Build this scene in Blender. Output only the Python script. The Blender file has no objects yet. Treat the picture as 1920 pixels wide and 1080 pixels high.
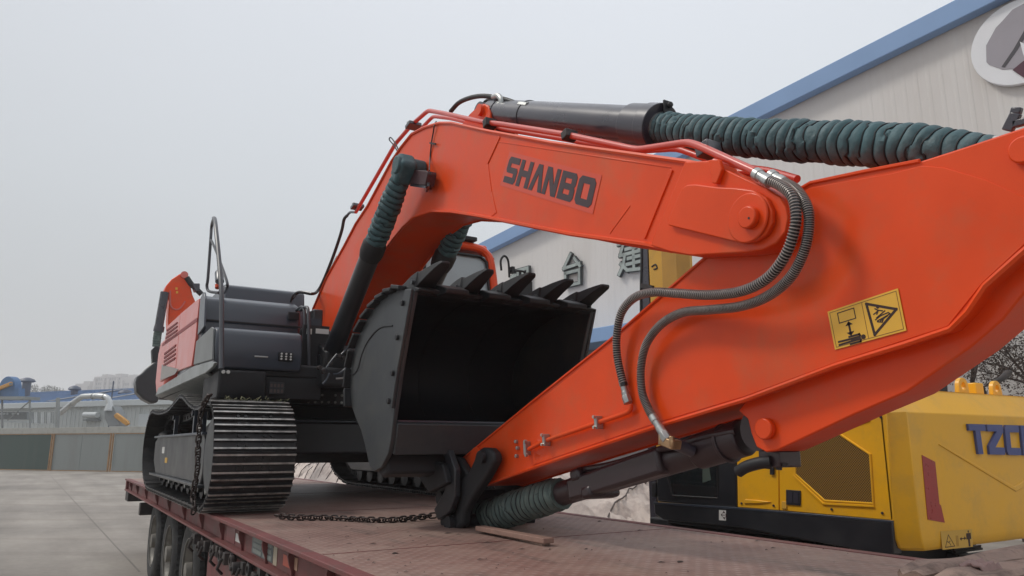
import bpy, bmesh, math, random
from math import sin, cos, pi, radians, sqrt, atan2
from mathutils import Vector, Matrix, noise

random.seed(11)
S = bpy.context.scene
COL = S.collection

# ------------------------------------------------------------------ camera
CAM_Z = 1.74            # eye height; the trailer deck is at 1.20
PITCH, YAW, FOC = 11.94, 31.3, 1400.0
cam_data = bpy.data.cameras.new('camera')
cam = bpy.data.objects.new('camera', cam_data)
COL.objects.link(cam)
cam.location = (0, 0, CAM_Z)
cam.rotation_euler = (radians(90 + PITCH), 0, radians(-YAW))
cam_data.sensor_width = 36.0
cam_data.lens = 36.0 * FOC / 1920.0
cam_data.clip_start = 0.05
cam_data.clip_end = 6000
S.camera = cam

# ------------------------------------------------------------------ world: overcast sky
SUN_EL, SUN_AZ = 52.0, -52.0       # azimuth measured from +Y towards +X
world = bpy.data.worlds.new('World')
S.world = world
world.use_nodes = True
wn, wl = world.node_tree.nodes, world.node_tree.links
wn.clear()
w_out = wn.new('ShaderNodeOutputWorld')
w_bg = wn.new('ShaderNodeBackground')
w_sky = wn.new('ShaderNodeTexSky')
w_sky.sky_type = 'NISHITA'
w_sky.sun_disc = False
w_sky.sun_elevation = radians(SUN_EL)
w_sky.sun_rotation = radians(SUN_AZ)
w_sky.air_density = 1.6
w_sky.dust_density = 4.0
w_tc = wn.new('ShaderNodeTexCoord')
w_sep = wn.new('ShaderNodeSeparateXYZ')
w_ramp = wn.new('ShaderNodeValToRGB')       # cloud deck: from the horizon to the zenith
w_ramp.color_ramp.interpolation = 'LINEAR'
cr = w_ramp.color_ramp.elements
cr[0].position = 0.0; cr[0].color = (4.6, 4.85, 5.0, 1)
cr[1].position = 1.0; cr[1].color = (10.6, 10.9, 11.4, 1)
e = cr.new(0.56); e.color = (7.7, 8.05, 8.6, 1)
e = cr.new(0.30); e.color = (6.6, 6.98, 7.35, 1)
w_dir = wn.new('ShaderNodeVectorMath'); w_dir.operation = 'DOT_PRODUCT'
w_dir.inputs[1].default_value = (0.93, 0.25, 0.28)      # brighter part of the clouds
w_map = wn.new('ShaderNodeMapRange')
w_map.inputs['From Min'].default_value = -0.2; w_map.inputs['From Max'].default_value = 1.0
w_map.inputs['To Min'].default_value = 0.82; w_map.inputs['To Max'].default_value = 1.12
w_noise = wn.new('ShaderNodeTexNoise')
w_noise.inputs['Scale'].default_value = 1.6; w_noise.inputs['Detail'].default_value = 4.0
w_nm = wn.new('ShaderNodeMapRange')
w_nm.inputs['To Min'].default_value = 0.955; w_nm.inputs['To Max'].default_value = 1.045
w_mul = wn.new('ShaderNodeMath'); w_mul.operation = 'MULTIPLY'
w_vm = wn.new('ShaderNodeVectorMath'); w_vm.operation = 'SCALE'
w_mix = wn.new('ShaderNodeMixRGB'); w_mix.inputs[0].default_value = 0.93
w_bg.inputs['Strength'].default_value = 0.1
wl.new(w_tc.outputs['Generated'], w_sep.inputs[0])
wl.new(w_sep.outputs['Z'], w_ramp.inputs[0])
wl.new(w_tc.outputs['Generated'], w_dir.inputs[0])
wl.new(w_dir.outputs['Value'], w_map.inputs['Value'])
wl.new(w_tc.outputs['Generated'], w_noise.inputs['Vector'])
wl.new(w_noise.outputs['Fac'], w_nm.inputs['Value'])
wl.new(w_map.outputs[0], w_mul.inputs[0]); wl.new(w_nm.outputs[0], w_mul.inputs[1])
wl.new(w_ramp.outputs[0], w_vm.inputs[0]); wl.new(w_mul.outputs[0], w_vm.inputs['Scale'])
wl.new(w_sky.outputs[0], w_mix.inputs[1]); wl.new(w_vm.outputs[0], w_mix.inputs[2])
wl.new(w_mix.outputs[0], w_bg.inputs['Color']); wl.new(w_bg.outputs[0], w_out.inputs['Surface'])

sun_data = bpy.data.lights.new('sun', 'SUN')
sun_data.energy = 1.5
sun_data.angle = radians(11)
sun_data.color = (1.0, 0.95, 0.87)
sun = bpy.data.objects.new('sun', sun_data)
COL.objects.link(sun)
_d = Vector((sin(radians(SUN_AZ)) * cos(radians(SUN_EL)), cos(radians(SUN_AZ)) * cos(radians(SUN_EL)), sin(radians(SUN_EL))))
sun.rotation_euler = (-_d).to_track_quat('-Z', 'Y').to_euler()

S.view_settings.view_transform = 'Standard'
S.view_settings.look = 'None'
S.view_settings.exposure = 0.0
S.view_settings.gamma = 1.0
S.view_settings.use_curve_mapping = False
S.render.engine = 'CYCLES'
S.render.resolution_x, S.render.resolution_y = 1024, 576
S.cycles.volume_bounces = 1
S.cycles.max_bounces = 7
S.cycles.transparent_max_bounces = 12

# ------------------------------------------------------------------ from a viewing direction to a place on a real plane
_R = cam.rotation_euler.to_matrix()
EYE = Vector((0, 0, CAM_Z))
def ray(x, y):
    return _R @ Vector((x - 960.0, 540.0 - y, -FOC))
def onX(x, y, X):
    r = ray(x, y); return EYE + r * (X / r.x)
def onY(x, y, Y):
    r = ray(x, y); return EYE + r * (Y / r.y)
def onZ(x, y, Z):
    r = ray(x, y); return EYE + r * ((Z - CAM_Z) / r.z)
def onP(x, y, p0, n):
    r = ray(x, y); return EYE + r * ((p0 - EYE).dot(n) / r.dot(n))
def OUTL(pts, X):      # outline as (Y, Z) pairs on a plane of constant X
    return [(p.y, p.z) for p in (onX(x, y, X) for x, y in pts)]

# ------------------------------------------------------------------ materials
MATS = {}
def mat(name, col, rough=0.5, metal=0.0, var=0.0, nscale=6.0, bump=0.0, bscale=40.0, coat=0.0, coat_rough=0.15,
        dirt=None, dirt_amt=0.0, dscale=2.5, spec=0.5, detail=6.0, streak=False):
    if name in MATS: return MATS[name]
    m = bpy.data.materials.new(name); m.use_nodes = True
    n, l = m.node_tree.nodes, m.node_tree.links
    b = n['Principled BSDF']
    b.inputs['Roughness'].default_value = rough
    b.inputs['Metallic'].default_value = metal
    b.inputs['Specular IOR Level'].default_value = spec
    b.inputs['Coat Weight'].default_value = coat
    b.inputs['Coat Roughness'].default_value = coat_rough
    b.inputs['Coat IOR'].default_value = 1.6
    tc = n.new('ShaderNodeTexCoord'); geo = n.new('ShaderNodeNewGeometry')
    vec = geo.outputs['Position']
    if streak:
        mp = n.new('ShaderNodeMapping'); mp.inputs['Scale'].default_value = (1, 1, 0.12)
        l.new(vec, mp.inputs[0]); vec2 = mp.outputs[0]
    else: vec2 = vec
    c = n.new('ShaderNodeRGB'); c.outputs[0].default_value = (*col, 1)
    cur = c.outputs[0]
    if var > 0:
        nz = n.new('ShaderNodeTexNoise'); nz.inputs['Scale'].default_value = nscale; nz.inputs['Detail'].default_value = detail
        l.new(vec2, nz.inputs['Vector'])
        mr = n.new('ShaderNodeMapRange'); mr.inputs['From Min'].default_value = .25; mr.inputs['From Max'].default_value = .75
        mr.inputs['To Min'].default_value = 1 - var; mr.inputs['To Max'].default_value = 1 + var
        l.new(nz.outputs['Fac'], mr.inputs['Value'])
        vm = n.new('ShaderNodeVectorMath'); vm.operation = 'SCALE'
        l.new(cur, vm.inputs[0]); l.new(mr.outputs[0], vm.inputs['Scale']); cur = vm.outputs[0]
        mr2 = n.new('ShaderNodeMapRange'); mr2.inputs['From Min'].default_value = .3; mr2.inputs['From Max'].default_value = .7
        mr2.inputs['To Min'].default_value = max(0.02, rough - .1); mr2.inputs['To Max'].default_value = min(1, rough + .1)
        l.new(nz.outputs['Fac'], mr2.inputs['Value']); l.new(mr2.outputs[0], b.inputs['Roughness'])
    if dirt is not None:
        nd = n.new('ShaderNodeTexNoise'); nd.inputs['Scale'].default_value = dscale; nd.inputs['Detail'].default_value = 9
        nd.inputs['Roughness'].default_value = .68
        l.new(vec2, nd.inputs['Vector'])
        rp = n.new('ShaderNodeMapRange'); rp.inputs['From Min'].default_value = .48; rp.inputs['From Max'].default_value = .7
        rp.inputs['To Max'].default_value = dirt_amt
        l.new(nd.outputs['Fac'], rp.inputs['Value'])
        mx = n.new('ShaderNodeMixRGB'); mx.inputs[2].default_value = (*dirt, 1)
        l.new(rp.outputs[0], mx.inputs[0]); l.new(cur, mx.inputs[1]); cur = mx.outputs[0]
    l.new(cur, b.inputs['Base Color'])
    if bump > 0:
        nb = n.new('ShaderNodeTexNoise'); nb.inputs['Scale'].default_value = bscale; nb.inputs['Detail'].default_value = 5
        l.new(vec, nb.inputs['Vector'])
        bp = n.new('ShaderNodeBump'); bp.inputs['Strength'].default_value = bump; bp.inputs['Distance'].default_value = .01
        l.new(nb.outputs['Fac'], bp.inputs['Height']); l.new(bp.outputs[0], b.inputs['Normal'])
    MATS[name] = m
    return m

RED = mat('red_paint', (0.79, 0.068, 0.005), .42, var=.10, nscale=2.6, coat=.2, coat_rough=.16, spec=.25, dirt=(.56, .135, .055), dirt_amt=.5, dscale=2.3, bump=.07, bscale=28)
RED2 = mat('red_side_panel', (0.66, 0.12, 0.09), .42, var=.04, nscale=1.7, coat=.6, coat_rough=.25, dirt=(.5, .2, .16), dirt_amt=.3)  # paler and pinker than the boom red: reflections are put into the colour
REDPIPE = mat('red_pipe_paint', (0.60, 0.05, 0.025), .38, var=.06, nscale=5, coat=.5, coat_rough=.2)
BLACK = mat('black_paint', (0.012, 0.014, 0.019), .42, var=.2, nscale=3, coat=.35, coat_rough=.3, dirt=(.04, .038, .036), dirt_amt=.3, dscale=3)
BLACKM = mat('black_matt_paint', (0.013, 0.014, 0.017), .6, var=.25, nscale=4, dirt=(.035, .032, .03), dirt_amt=.3, dscale=4, bump=.05)
BUCKETO = mat('bucket_outer_black', (0.024, 0.029, 0.034), .5, var=.15, nscale=2.2, coat=.2, coat_rough=.4, dirt=(.075, .073, .062), dirt_amt=.5, dscale=1.8, bump=.05, bscale=12)
BUCKETI = mat('bucket_inner_black', (0.007, 0.008, 0.011), .55, var=.3, nscale=2, spec=.2, bump=.12, bscale=15, dirt=(.014, .014, .016), dirt_amt=.6, dscale=2.5)
GREYP = mat('dark_grey_panel', (0.030, 0.040, 0.058), .38, var=.08, nscale=2, coat=.4, coat_rough=.25)
SILV = mat('silver_grey_paint', (0.26, 0.28, 0.28), .4, var=.12, nscale=2.5, dirt=(.12, .11, .10), dirt_amt=.4)
CYL = mat('cylinder_paint', (0.034, 0.032, 0.046), .33, var=.12, nscale=4, coat=.5, coat_rough=.2, dirt=(.09, .075, .07), dirt_amt=.3)
CYLD = mat('dark_maroon_cylinder_paint', (0.030, 0.017, 0.021), .4, var=.15, nscale=4, coat=.2, coat_rough=.3, dirt=(.06, .04, .038), dirt_amt=.35)
BEL = mat('bellows_teal_fabric', (0.050, 0.110, 0.125), .62, var=.25, nscale=9, bump=.35, bscale=60, dirt=(.15, .22, .235), dirt_amt=.5, dscale=11)
BELG = mat('bellows_grey_green_fabric', (0.095, 0.135, 0.125), .75, var=.3, nscale=9, bump=.35, bscale=60, dirt=(.17, .175, .15), dirt_amt=.5, dscale=9)
BELR = mat('bellows_wire_seam', (0.014, 0.02, 0.024), .6)
STEEL = mat('bright_steel', (0.55, 0.52, 0.47), .32, metal=.9, var=.15, nscale=40)
ZINC = mat('zinc_steel', (0.42, 0.43, 0.42), .4, metal=.8, var=.2, nscale=30)
WORN = mat('worn_track_steel', (0.44, 0.43, 0.41), .38, metal=.7, var=.35, nscale=14, dirt=(.05, .045, .04), dirt_amt=.8, dscale=9)
TRACK = mat('track_steel_black', (0.017, 0.017, 0.019), .45, var=.3, nscale=9, dirt=(.07, .06, .05), dirt_amt=.45, dscale=7, bump=.1, bscale=50)
RUBBER = mat('black_rubber', (0.018, 0.018, 0.019), .55, var=.2, nscale=20)
HOSEH = mat('hose_spiral_guard', (0.012, 0.012, 0.013), .34, var=.2, nscale=20)
HOSER = mat('hose_spiral_ridge', (0.36, 0.32, 0.30), .36, metal=.35, var=.2, nscale=20)
PIN = mat('burnt_pin_brown', (0.10, 0.045, 0.03), .5, var=.2, nscale=20)
YEL = mat('yellow_paint', (0.86, 0.44, 0.008), .42, var=.04, nscale=1.5, coat=.25, coat_rough=.25, dirt=(.52, .30, .06), dirt_amt=.45)
YELD = mat('yellow_steel_paint', (0.66, 0.37, 0.05), .5, var=.08, nscale=3, dirt=(.3, .18, .07), dirt_amt=.4)
BLUE = mat('blue_letter_face', (0.075, 0.098, 0.26), .5, var=.05)
DECREF = mat('red_reflective_film', (0.36, 0.035, 0.03), .35, var=.08, nscale=30)
DECY = mat('decal_yellow', (0.80, 0.44, 0.03), .4, var=.04, nscale=8, coat=.4)
DECK_INK = mat('decal_black_ink', (0.035, 0.012, 0.008), .5)
DECW = mat('decal_white', (0.62, 0.62, 0.60), .5, var=.05)
INK = mat('black_lettering', (0.055, 0.03, 0.035), .4)  # black lifted to purple-brown: the veil of glare is put into the colour
GHOST = mat('lettering_backing_film', (0.72, 0.066, 0.018), .42, coat=.2)
RUST = mat('trailer_rust_red_paint', (0.165, 0.048, 0.046), .6, var=.2, nscale=3, dirt=(.10, .065, .055), dirt_amt=.7, dscale=5, bump=.1, bscale=30)
RUSTD = mat('greasy_black_metal', (0.028, 0.024, 0.024), .55, var=.3, nscale=12, dirt=(.09, .06, .05), dirt_amt=.6, dscale=10)
CHAIN = mat('rusty_chain_steel', (0.040, 0.027, 0.024), .5, metal=.3, var=.4, nscale=30)
TYRE = mat('dusty_tyre_rubber', (0.030, 0.031, 0.032), .8, var=.25, nscale=9, dirt=(.10, .095, .085), dirt_amt=.55, dscale=6)
RIM = mat('dusty_wheel_rim', (0.20, 0.19, 0.17), .55, metal=.2, var=.2, nscale=9, dirt=(.10, .085, .07), dirt_amt=.6, dscale=8)
GLASS = mat('dark_glass', (0.012, 0.016, 0.018), .06, spec=.9, coat=.6, coat_rough=.03)
WOOD = mat('weathered_timber', (0.29, 0.205, 0.165), .8, var=.3, nscale=5, dirt=(.065, .042, .035), dirt_amt=.75, dscale=9, bump=.5, bscale=45)
WOODL = mat('fresh_wood', (0.27, 0.165, 0.13), .7, var=.2, nscale=20)
TARP = mat('beige_tarpaulin', (0.58, 0.50, 0.45), .65, var=.10, nscale=3, dirt=(.30, .23, .21), dirt_amt=.75, dscale=4, bump=1.0, bscale=7)
TARPW = mat('pale_tarpaulin_edge', (0.50, 0.46, 0.42), .7, var=.08, nscale=6)
STRAP = mat('grey_rope', (0.11, 0.09, 0.085), .8)
ALU = mat('aluminium_grey', (0.42, 0.44, 0.43), .45, metal=.35, var=.08, nscale=8)
BARK = mat('dark_bark', (0.060, 0.042, 0.036), .85, var=.25, nscale=20)
LEAF = mat('dry_brown_leaf', (0.060, 0.040, 0.030), .8, var=.4, nscale=5)
WALLP = mat('pale_metal_cladding', (0.70, 0.675, 0.655), .55, var=.03, nscale=.6, dirt=(.57, .53, .50), dirt_amt=.5, dscale=.5, streak=True)
FASCIA = mat('blue_fascia', (0.23, 0.37, 0.62), .5, var=.05, nscale=1)
CHAR = mat('sign_character_edge', (0.045, 0.052, 0.052), .6, var=.2, nscale=3)
CHARF = mat('sign_character_face', (0.36, 0.41, 0.39), .5, var=.2, nscale=2.5, dirt=(.12, .13, .13), dirt_amt=.6, dscale=3)
BOARDW = mat('white_sign_board', (0.80, 0.81, 0.84), .5, var=.05, nscale=.8)
BOARDG = mat('grey_print', (0.33, 0.31, 0.345), .6, var=.14, nscale=.9)
BOARDR = mat('maroon_print', (0.085, 0.025, 0.045), .6, var=.1)
BOARDK = mat('dark_print', (0.06, 0.055, 0.065), .6)
BOARDP = mat('pink_print', (0.38, 0.14, 0.12), .6)
HAZE_D = 0.0012
# ------------------------------------------------------------------ special materials
def nodes_of(name):
    m = bpy.data.materials.new(name); m.use_nodes = True
    return m, m.node_tree.nodes, m.node_tree.links, m.node_tree.nodes['Principled BSDF']

def make_ground_mat():
    m, n, l, b = nodes_of('yard_concrete')
    geo = n.new('ShaderNodeNewGeometry')
    a = n.new('ShaderNodeTexNoise'); a.inputs['Scale'].default_value = .22; a.inputs['Detail'].default_value = 9; a.inputs['Roughness'].default_value = .62
    f = n.new('ShaderNodeTexNoise'); f.inputs['Scale'].default_value = 9; f.inputs['Detail'].default_value = 8
    mp = n.new('ShaderNodeMapping'); mp.inputs['Scale'].default_value = (.9, .12, 1); mp.inputs['Rotation'].default_value = (0, 0, radians(25))
    s = n.new('ShaderNodeTexNoise'); s.inputs['Scale'].default_value = 1.1; s.inputs['Detail'].default_value = 6
    l.new(geo.outputs['Position'], a.inputs['Vector']); l.new(geo.outputs['Position'], f.inputs['Vector'])
    l.new(geo.outputs['Position'], mp.inputs[0]); l.new(mp.outputs[0], s.inputs['Vector'])
    r = n.new('ShaderNodeValToRGB'); r.color_ramp.elements[0].position = .32; r.color_ramp.elements[0].color = (.25, .225, .20, 1)
    r.color_ramp.elements[1].position = .68; r.color_ramp.elements[1].color = (.42, .38, .335, 1)
    l.new(a.outputs['Fac'], r.inputs[0])
    m1 = n.new('ShaderNodeMixRGB'); m1.blend_type = 'MULTIPLY'; m1.inputs[0].default_value = .45
    r2 = n.new('ShaderNodeValToRGB'); r2.color_ramp.elements[0].position = .35; r2.color_ramp.elements[0].color = (.50, .48, .46, 1)
    r2.color_ramp.elements[1].position = .6; r2.color_ramp.elements[1].color = (1.05, 1.05, 1.05, 1)
    l.new(s.outputs['Fac'], r2.inputs[0]); l.new(r.outputs[0], m1.inputs[1]); l.new(r2.outputs[0], m1.inputs[2])
    m2 = n.new('ShaderNodeMixRGB'); m2.blend_type = 'MULTIPLY'; m2.inputs[0].default_value = .3
    l.new(m1.outputs[0], m2.inputs[1]); l.new(f.outputs['Fac'], m2.inputs[2])
    wv = n.new('ShaderNodeTexWave'); wv.inputs['Scale'].default_value = .16; wv.inputs['Distortion'].default_value = 5.5; wv.inputs['Detail'].default_value = 2.5
    wv.inputs['Detail Scale'].default_value = .35
    mpw = n.new('ShaderNodeMapping'); mpw.inputs['Rotation'].default_value = (0, 0, radians(-52)); l.new(geo.outputs['Position'], mpw.inputs[0]); l.new(mpw.outputs[0], wv.inputs['Vector'])
    rw = n.new('ShaderNodeValToRGB'); rw.color_ramp.elements[0].position = .02; rw.color_ramp.elements[0].color = (.82, .80, .79, 1)
    rw.color_ramp.elements[1].position = .16; rw.color_ramp.elements[1].color = (1, 1, 1, 1); l.new(wv.outputs['Fac'], rw.inputs[0])
    m3 = n.new('ShaderNodeMixRGB'); m3.blend_type = 'MULTIPLY'; l.new(a.outputs['Fac'], m3.inputs[0]); l.new(m2.outputs[0], m3.inputs[1]); l.new(rw.outputs[0], m3.inputs[2])
    l.new(m3.outputs[0], b.inputs['Base Color']); b.inputs['Roughness'].default_value = .75
    bp = n.new('ShaderNodeBump'); bp.inputs['Strength'].default_value = .3; bp.inputs['Distance'].default_value = .01
    l.new(f.outputs['Fac'], bp.inputs['Height']); l.new(bp.outputs[0], b.inputs['Normal'])
    return m

def make_deck_mat():
    m, n, l, b = nodes_of('chequered_deck_plate')
    geo = n.new('ShaderNodeNewGeometry')
    def w(rot, sc):
        mp = n.new('ShaderNodeMapping'); mp.inputs['Rotation'].default_value = (0, 0, rot)
        wv = n.new('ShaderNodeTexWave'); wv.inputs['Scale'].default_value = sc; wv.wave_profile = 'SIN'
        l.new(geo.outputs['Position'], mp.inputs[0]); l.new(mp.outputs[0], wv.inputs['Vector'])
        return wv.outputs['Fac']
    A, B = w(radians(45), 5.5), w(radians(-45), 5.5)
    mul = n.new('ShaderNodeMath'); mul.operation = 'MULTIPLY'; l.new(A, mul.inputs[0]); l.new(B, mul.inputs[1])
    big = n.new('ShaderNodeTexNoise'); big.inputs['Scale'].default_value = 1.1; big.inputs['Detail'].default_value = 9; big.inputs['Roughness'].default_value = .7
    fine = n.new('ShaderNodeTexNoise'); fine.inputs['Scale'].default_value = 22; fine.inputs['Detail'].default_value = 6
    mpd = n.new('ShaderNodeMapping'); mpd.inputs['Scale'].default_value = (3.2, .7, 1)
    l.new(geo.outputs['Position'], mpd.inputs[0])
    sc = n.new('ShaderNodeTexNoise'); sc.inputs['Scale'].default_value = 1.7; sc.inputs['Detail'].default_value = 8
    l.new(mpd.outputs[0], sc.inputs['Vector'])
    for q in (big, fine): l.new(geo.outputs['Position'], q.inputs['Vector'])
    r = n.new('ShaderNodeValToRGB')
    r.color_ramp.elements[0].position = .28; r.color_ramp.elements[0].color = (.15, .074, .060, 1)
    r.color_ramp.elements[1].position = .70; r.color_ramp.elements[1].color = (.335, .242, .20, 1)
    e = r.color_ramp.elements.new(.48); e.color = (.245, .149, .124, 1)
    l.new(big.outputs['Fac'], r.inputs[0])
    m1 = n.new('ShaderNodeMixRGB'); m1.inputs[2].default_value = (.11, .085, .075, 1)
    rr = n.new('ShaderNodeMapRange'); rr.inputs['From Min'].default_value = .55; rr.inputs['From Max'].default_value = .72; rr.inputs['To Max'].default_value = .75
    l.new(sc.outputs['Fac'], rr.inputs['Value']); l.new(rr.outputs[0], m1.inputs[0]); l.new(r.outputs[0], m1.inputs[1])
    m2 = n.new('ShaderNodeMixRGB'); m2.blend_type = 'MULTIPLY'; m2.inputs[0].default_value = .55
    mr = n.new('ShaderNodeMapRange'); mr.inputs['To Min'].default_value = .40; mr.inputs['To Max'].default_value = 1.45
    l.new(fine.outputs['Fac'], mr.inputs['Value']); l.new(m1.outputs[0], m2.inputs[1]); l.new(mr.outputs[0], m2.inputs[2])
    m3 = n.new('ShaderNodeMixRGB'); m3.inputs[2].default_value = (.34, .25, .22, 1)      # bright worn tops of the tread
    mm = n.new('ShaderNodeMapRange'); mm.inputs['From Min'].default_value = .45; mm.inputs['From Max'].default_value = .8; mm.inputs['To Max'].default_value = .55
    l.new(mul.outputs[0], mm.inputs['Value']); l.new(mm.outputs[0], m3.inputs[0]); l.new(m2.outputs[0], m3.inputs[1])
    l.new(m3.outputs[0], b.inputs['Base Color'])
    b.inputs['Roughness'].default_value = .58; b.inputs['Metallic'].default_value = .0
    bp = n.new('ShaderNodeBump'); bp.inputs['Strength'].default_value = .55; bp.inputs['Distance'].default_value = .004
    ad = n.new('ShaderNodeMath'); ad.operation = 'ADD'; l.new(mul.outputs[0], ad.inputs[0]); l.new(fine.outputs['Fac'], ad.inputs[1])
    l.new(ad.outputs[0], bp.inputs['Height']); l.new(bp.outputs[0], b.inputs['Normal'])
    return m

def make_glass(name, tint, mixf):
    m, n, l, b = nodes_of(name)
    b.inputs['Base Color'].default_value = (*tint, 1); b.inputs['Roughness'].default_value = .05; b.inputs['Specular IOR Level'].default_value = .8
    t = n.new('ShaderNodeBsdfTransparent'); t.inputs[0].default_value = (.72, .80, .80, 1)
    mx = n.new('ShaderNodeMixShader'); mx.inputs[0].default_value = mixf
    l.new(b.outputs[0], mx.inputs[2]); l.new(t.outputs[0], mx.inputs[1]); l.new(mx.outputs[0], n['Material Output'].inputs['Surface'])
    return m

def make_grille_mat():
    m, n, l, b = nodes_of('perforated_yellow_grille')
    geo = n.new('ShaderNodeNewGeometry'); mp = n.new('ShaderNodeMapping')
    mp.inputs['Rotation'].default_value = (radians(45), 0, 0)
    v = n.new('ShaderNodeTexVoronoi'); v.inputs['Scale'].default_value = 62; v.inputs['Randomness'].default_value = 0
    sp = n.new('ShaderNodeSeparateXYZ'); cb = n.new('ShaderNodeCombineXYZ')
    l.new(geo.outputs['Position'], mp.inputs[0]); l.new(mp.outputs[0], sp.inputs[0])
    l.new(sp.outputs['Y'], cb.inputs['X']); l.new(sp.outputs['Z'], cb.inputs['Y'])
    v.voronoi_dimensions = '2D'
    l.new(cb.outputs[0], v.inputs['Vector'])
    r = n.new('ShaderNodeValToRGB'); r.color_ramp.elements[0].position = .36; r.color_ramp.elements[0].color = (.035, .022, .008, 1)
    r.color_ramp.elements[1].position = .5; r.color_ramp.elements[1].color = (.36, .19, .02, 1)
    l.new(v.outputs['Distance'], r.inputs[0]); l.new(r.outputs[0], b.inputs['Base Color']); b.inputs['Roughness'].default_value = .55
    return m

M_GROUND, M_DECK = make_ground_mat(), make_deck_mat()
M_CABGLASS = make_glass('cab_window_glass', (.42, .48, .50), .78)  # pale base colour stands in for cloudy sky reflected in the panes
M_GRILLE = make_grille_mat()

# ------------------------------------------------------------------ mesh builder
class MB:
    def __init__(s): s.v = []; s.f = []; s.mi = []; s.cur = 0
    def add(s, vs, fs):
        o = len(s.v); s.v += [tuple(v) for v in vs]; s.f += [tuple(i + o for i in f) for f in fs]; s.mi += [s.cur] * len(fs); return s
    def box(s, x0, x1, y0, y1, z0, z1):
        return s.add([(x, y, z) for x in (x0, x1) for y in (y0, y1) for z in (z0, z1)],
                     [(0, 1, 3, 2), (4, 6, 7, 5), (0, 4, 5, 1), (2, 3, 7, 6), (0, 2, 6, 4), (1, 5, 7, 3)])
    def obox(s, c, ax, ay, az):          # centre and three half-extent vectors
        c, ax, ay, az = map(Vector, (c, ax, ay, az))
        return s.add([c + ax * i + ay * j + az * k for i in (-1, 1) for j in (-1, 1) for k in (-1, 1)],
                     [(0, 1, 3, 2), (4, 6, 7, 5), (0, 4, 5, 1), (2, 3, 7, 6), (0, 2, 6, 4), (1, 5, 7, 3)])
    def bar(s, p, q, w, h, up=(0, 0, 1)):
        p, q = Vector(p), Vector(q); d = (q - p); L = d.length; d.normalize()
        u = Vector(up); u = (u - d * u.dot(d))
        if u.length < 1e-4: u = Vector((1, 0, 0)) - d * d.x
        u.normalize(); r = d.cross(u)
        return s.obox((p + q) / 2, r * w / 2, d * L / 2, u * h / 2)
    def extrude(s, pts, vec):            # planar outline (3D points) swept by vec
        n = len(pts); pts = [Vector(p) for p in pts]; vec = Vector(vec)
        return s.add(pts + [p + vec for p in pts], [tuple(range(n))[::-1], tuple(range(n, 2 * n))] +
                     [(i, (i + 1) % n, (i + 1) % n + n, i + n) for i in range(n)])
    def prismX(s, yz, x0, x1): return s.extrude([(x0, y, z) for y, z in yz], (x1 - x0, 0, 0))
    def sheet(s, rows):                  # grid of points
        m = len(rows[0]); o = [p for r in rows for p in r]
        return s.add(o, [(i * m + j, i * m + j + 1, (i + 1) * m + j + 1, (i + 1) * m + j) for i in range(len(rows) - 1) for j in range(m - 1)])
    def tube(s, pts, r, n=10, caps=True, mod=None):
        pts = [Vector(p) for p in pts]; N = len(pts)
        rs = r if isinstance(r, (list, tuple)) else [r] * N
        t0 = (pts[1] - pts[0]).normalized()
        u = Vector((0, 0, 1)) if abs(t0.z) < .9 else Vector((1, 0, 0))
        u = (u - t0 * u.dot(t0)).normalized(); vs = []
        for i in range(N):
            t = (pts[min(i + 1, N - 1)] - pts[max(i - 1, 0)])
            if t.length < 1e-7: t = t0
            t.normalize(); u = (u - t * u.dot(t)).normalized(); w = t.cross(u)
            for k in range(n):
                a = 2 * pi * k / n; rr = rs[i] * (mod(i, a) if mod else 1)
                vs.append(pts[i] + (u * cos(a) + w * sin(a)) * rr)
        fs = [(i * n + k, i * n + (k + 1) % n, (i + 1) * n + (k + 1) % n, (i + 1) * n + k) for i in range(N - 1) for k in range(n)]
        if caps: fs += [tuple(range(n))[::-1], tuple(range((N - 1) * n, N * n))]
        return s.add(vs, fs)
    def cyl(s, p, q, r, n=20, r2=None): return s.tube([p, q], [r, r if r2 is None else r2], n)
    def ring(s, p, q, ro, ri, n=24):     # hollow cylinder
        p, q = Vector(p), Vector(q); d = (q - p).normalized(); u = Vector((0, 0, 1)) if abs(d.z) < .9 else Vector((1, 0, 0))
        u = (u - d * u.dot(d)).normalized(); w = d.cross(u); vs = []
        for c, r in ((p, ri), (p, ro), (q, ro), (q, ri)):
            vs += [c + (u * cos(2 * pi * k / n) + w * sin(2 * pi * k / n)) * r for k in range(n)]
        return s.add(vs, [(a * n + k, a * n + (k + 1) % n, ((a + 1) % 4) * n + (k + 1) % n, ((a + 1) % 4) * n + k) for a in range(4) for k in range(n)])
    def mesh(s, name, m, smooth=35):
        me = bpy.data.meshes.new(name)
        me.from_pydata(s.v, [], s.f)
        for q in (m if isinstance(m, (list, tuple)) else [m]): me.materials.append(q)
        if isinstance(m, (list, tuple)):
            for p, i in zip(me.polygons, s.mi): p.material_index = i
        bm = bmesh.new(); bm.from_mesh(me); bmesh.ops.recalc_face_normals(bm, faces=bm.faces); bm.to_mesh(me); bm.free()
        if smooth: me.shade_smooth(); me.set_sharp_from_angle(angle=radians(smooth))
        return me

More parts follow.
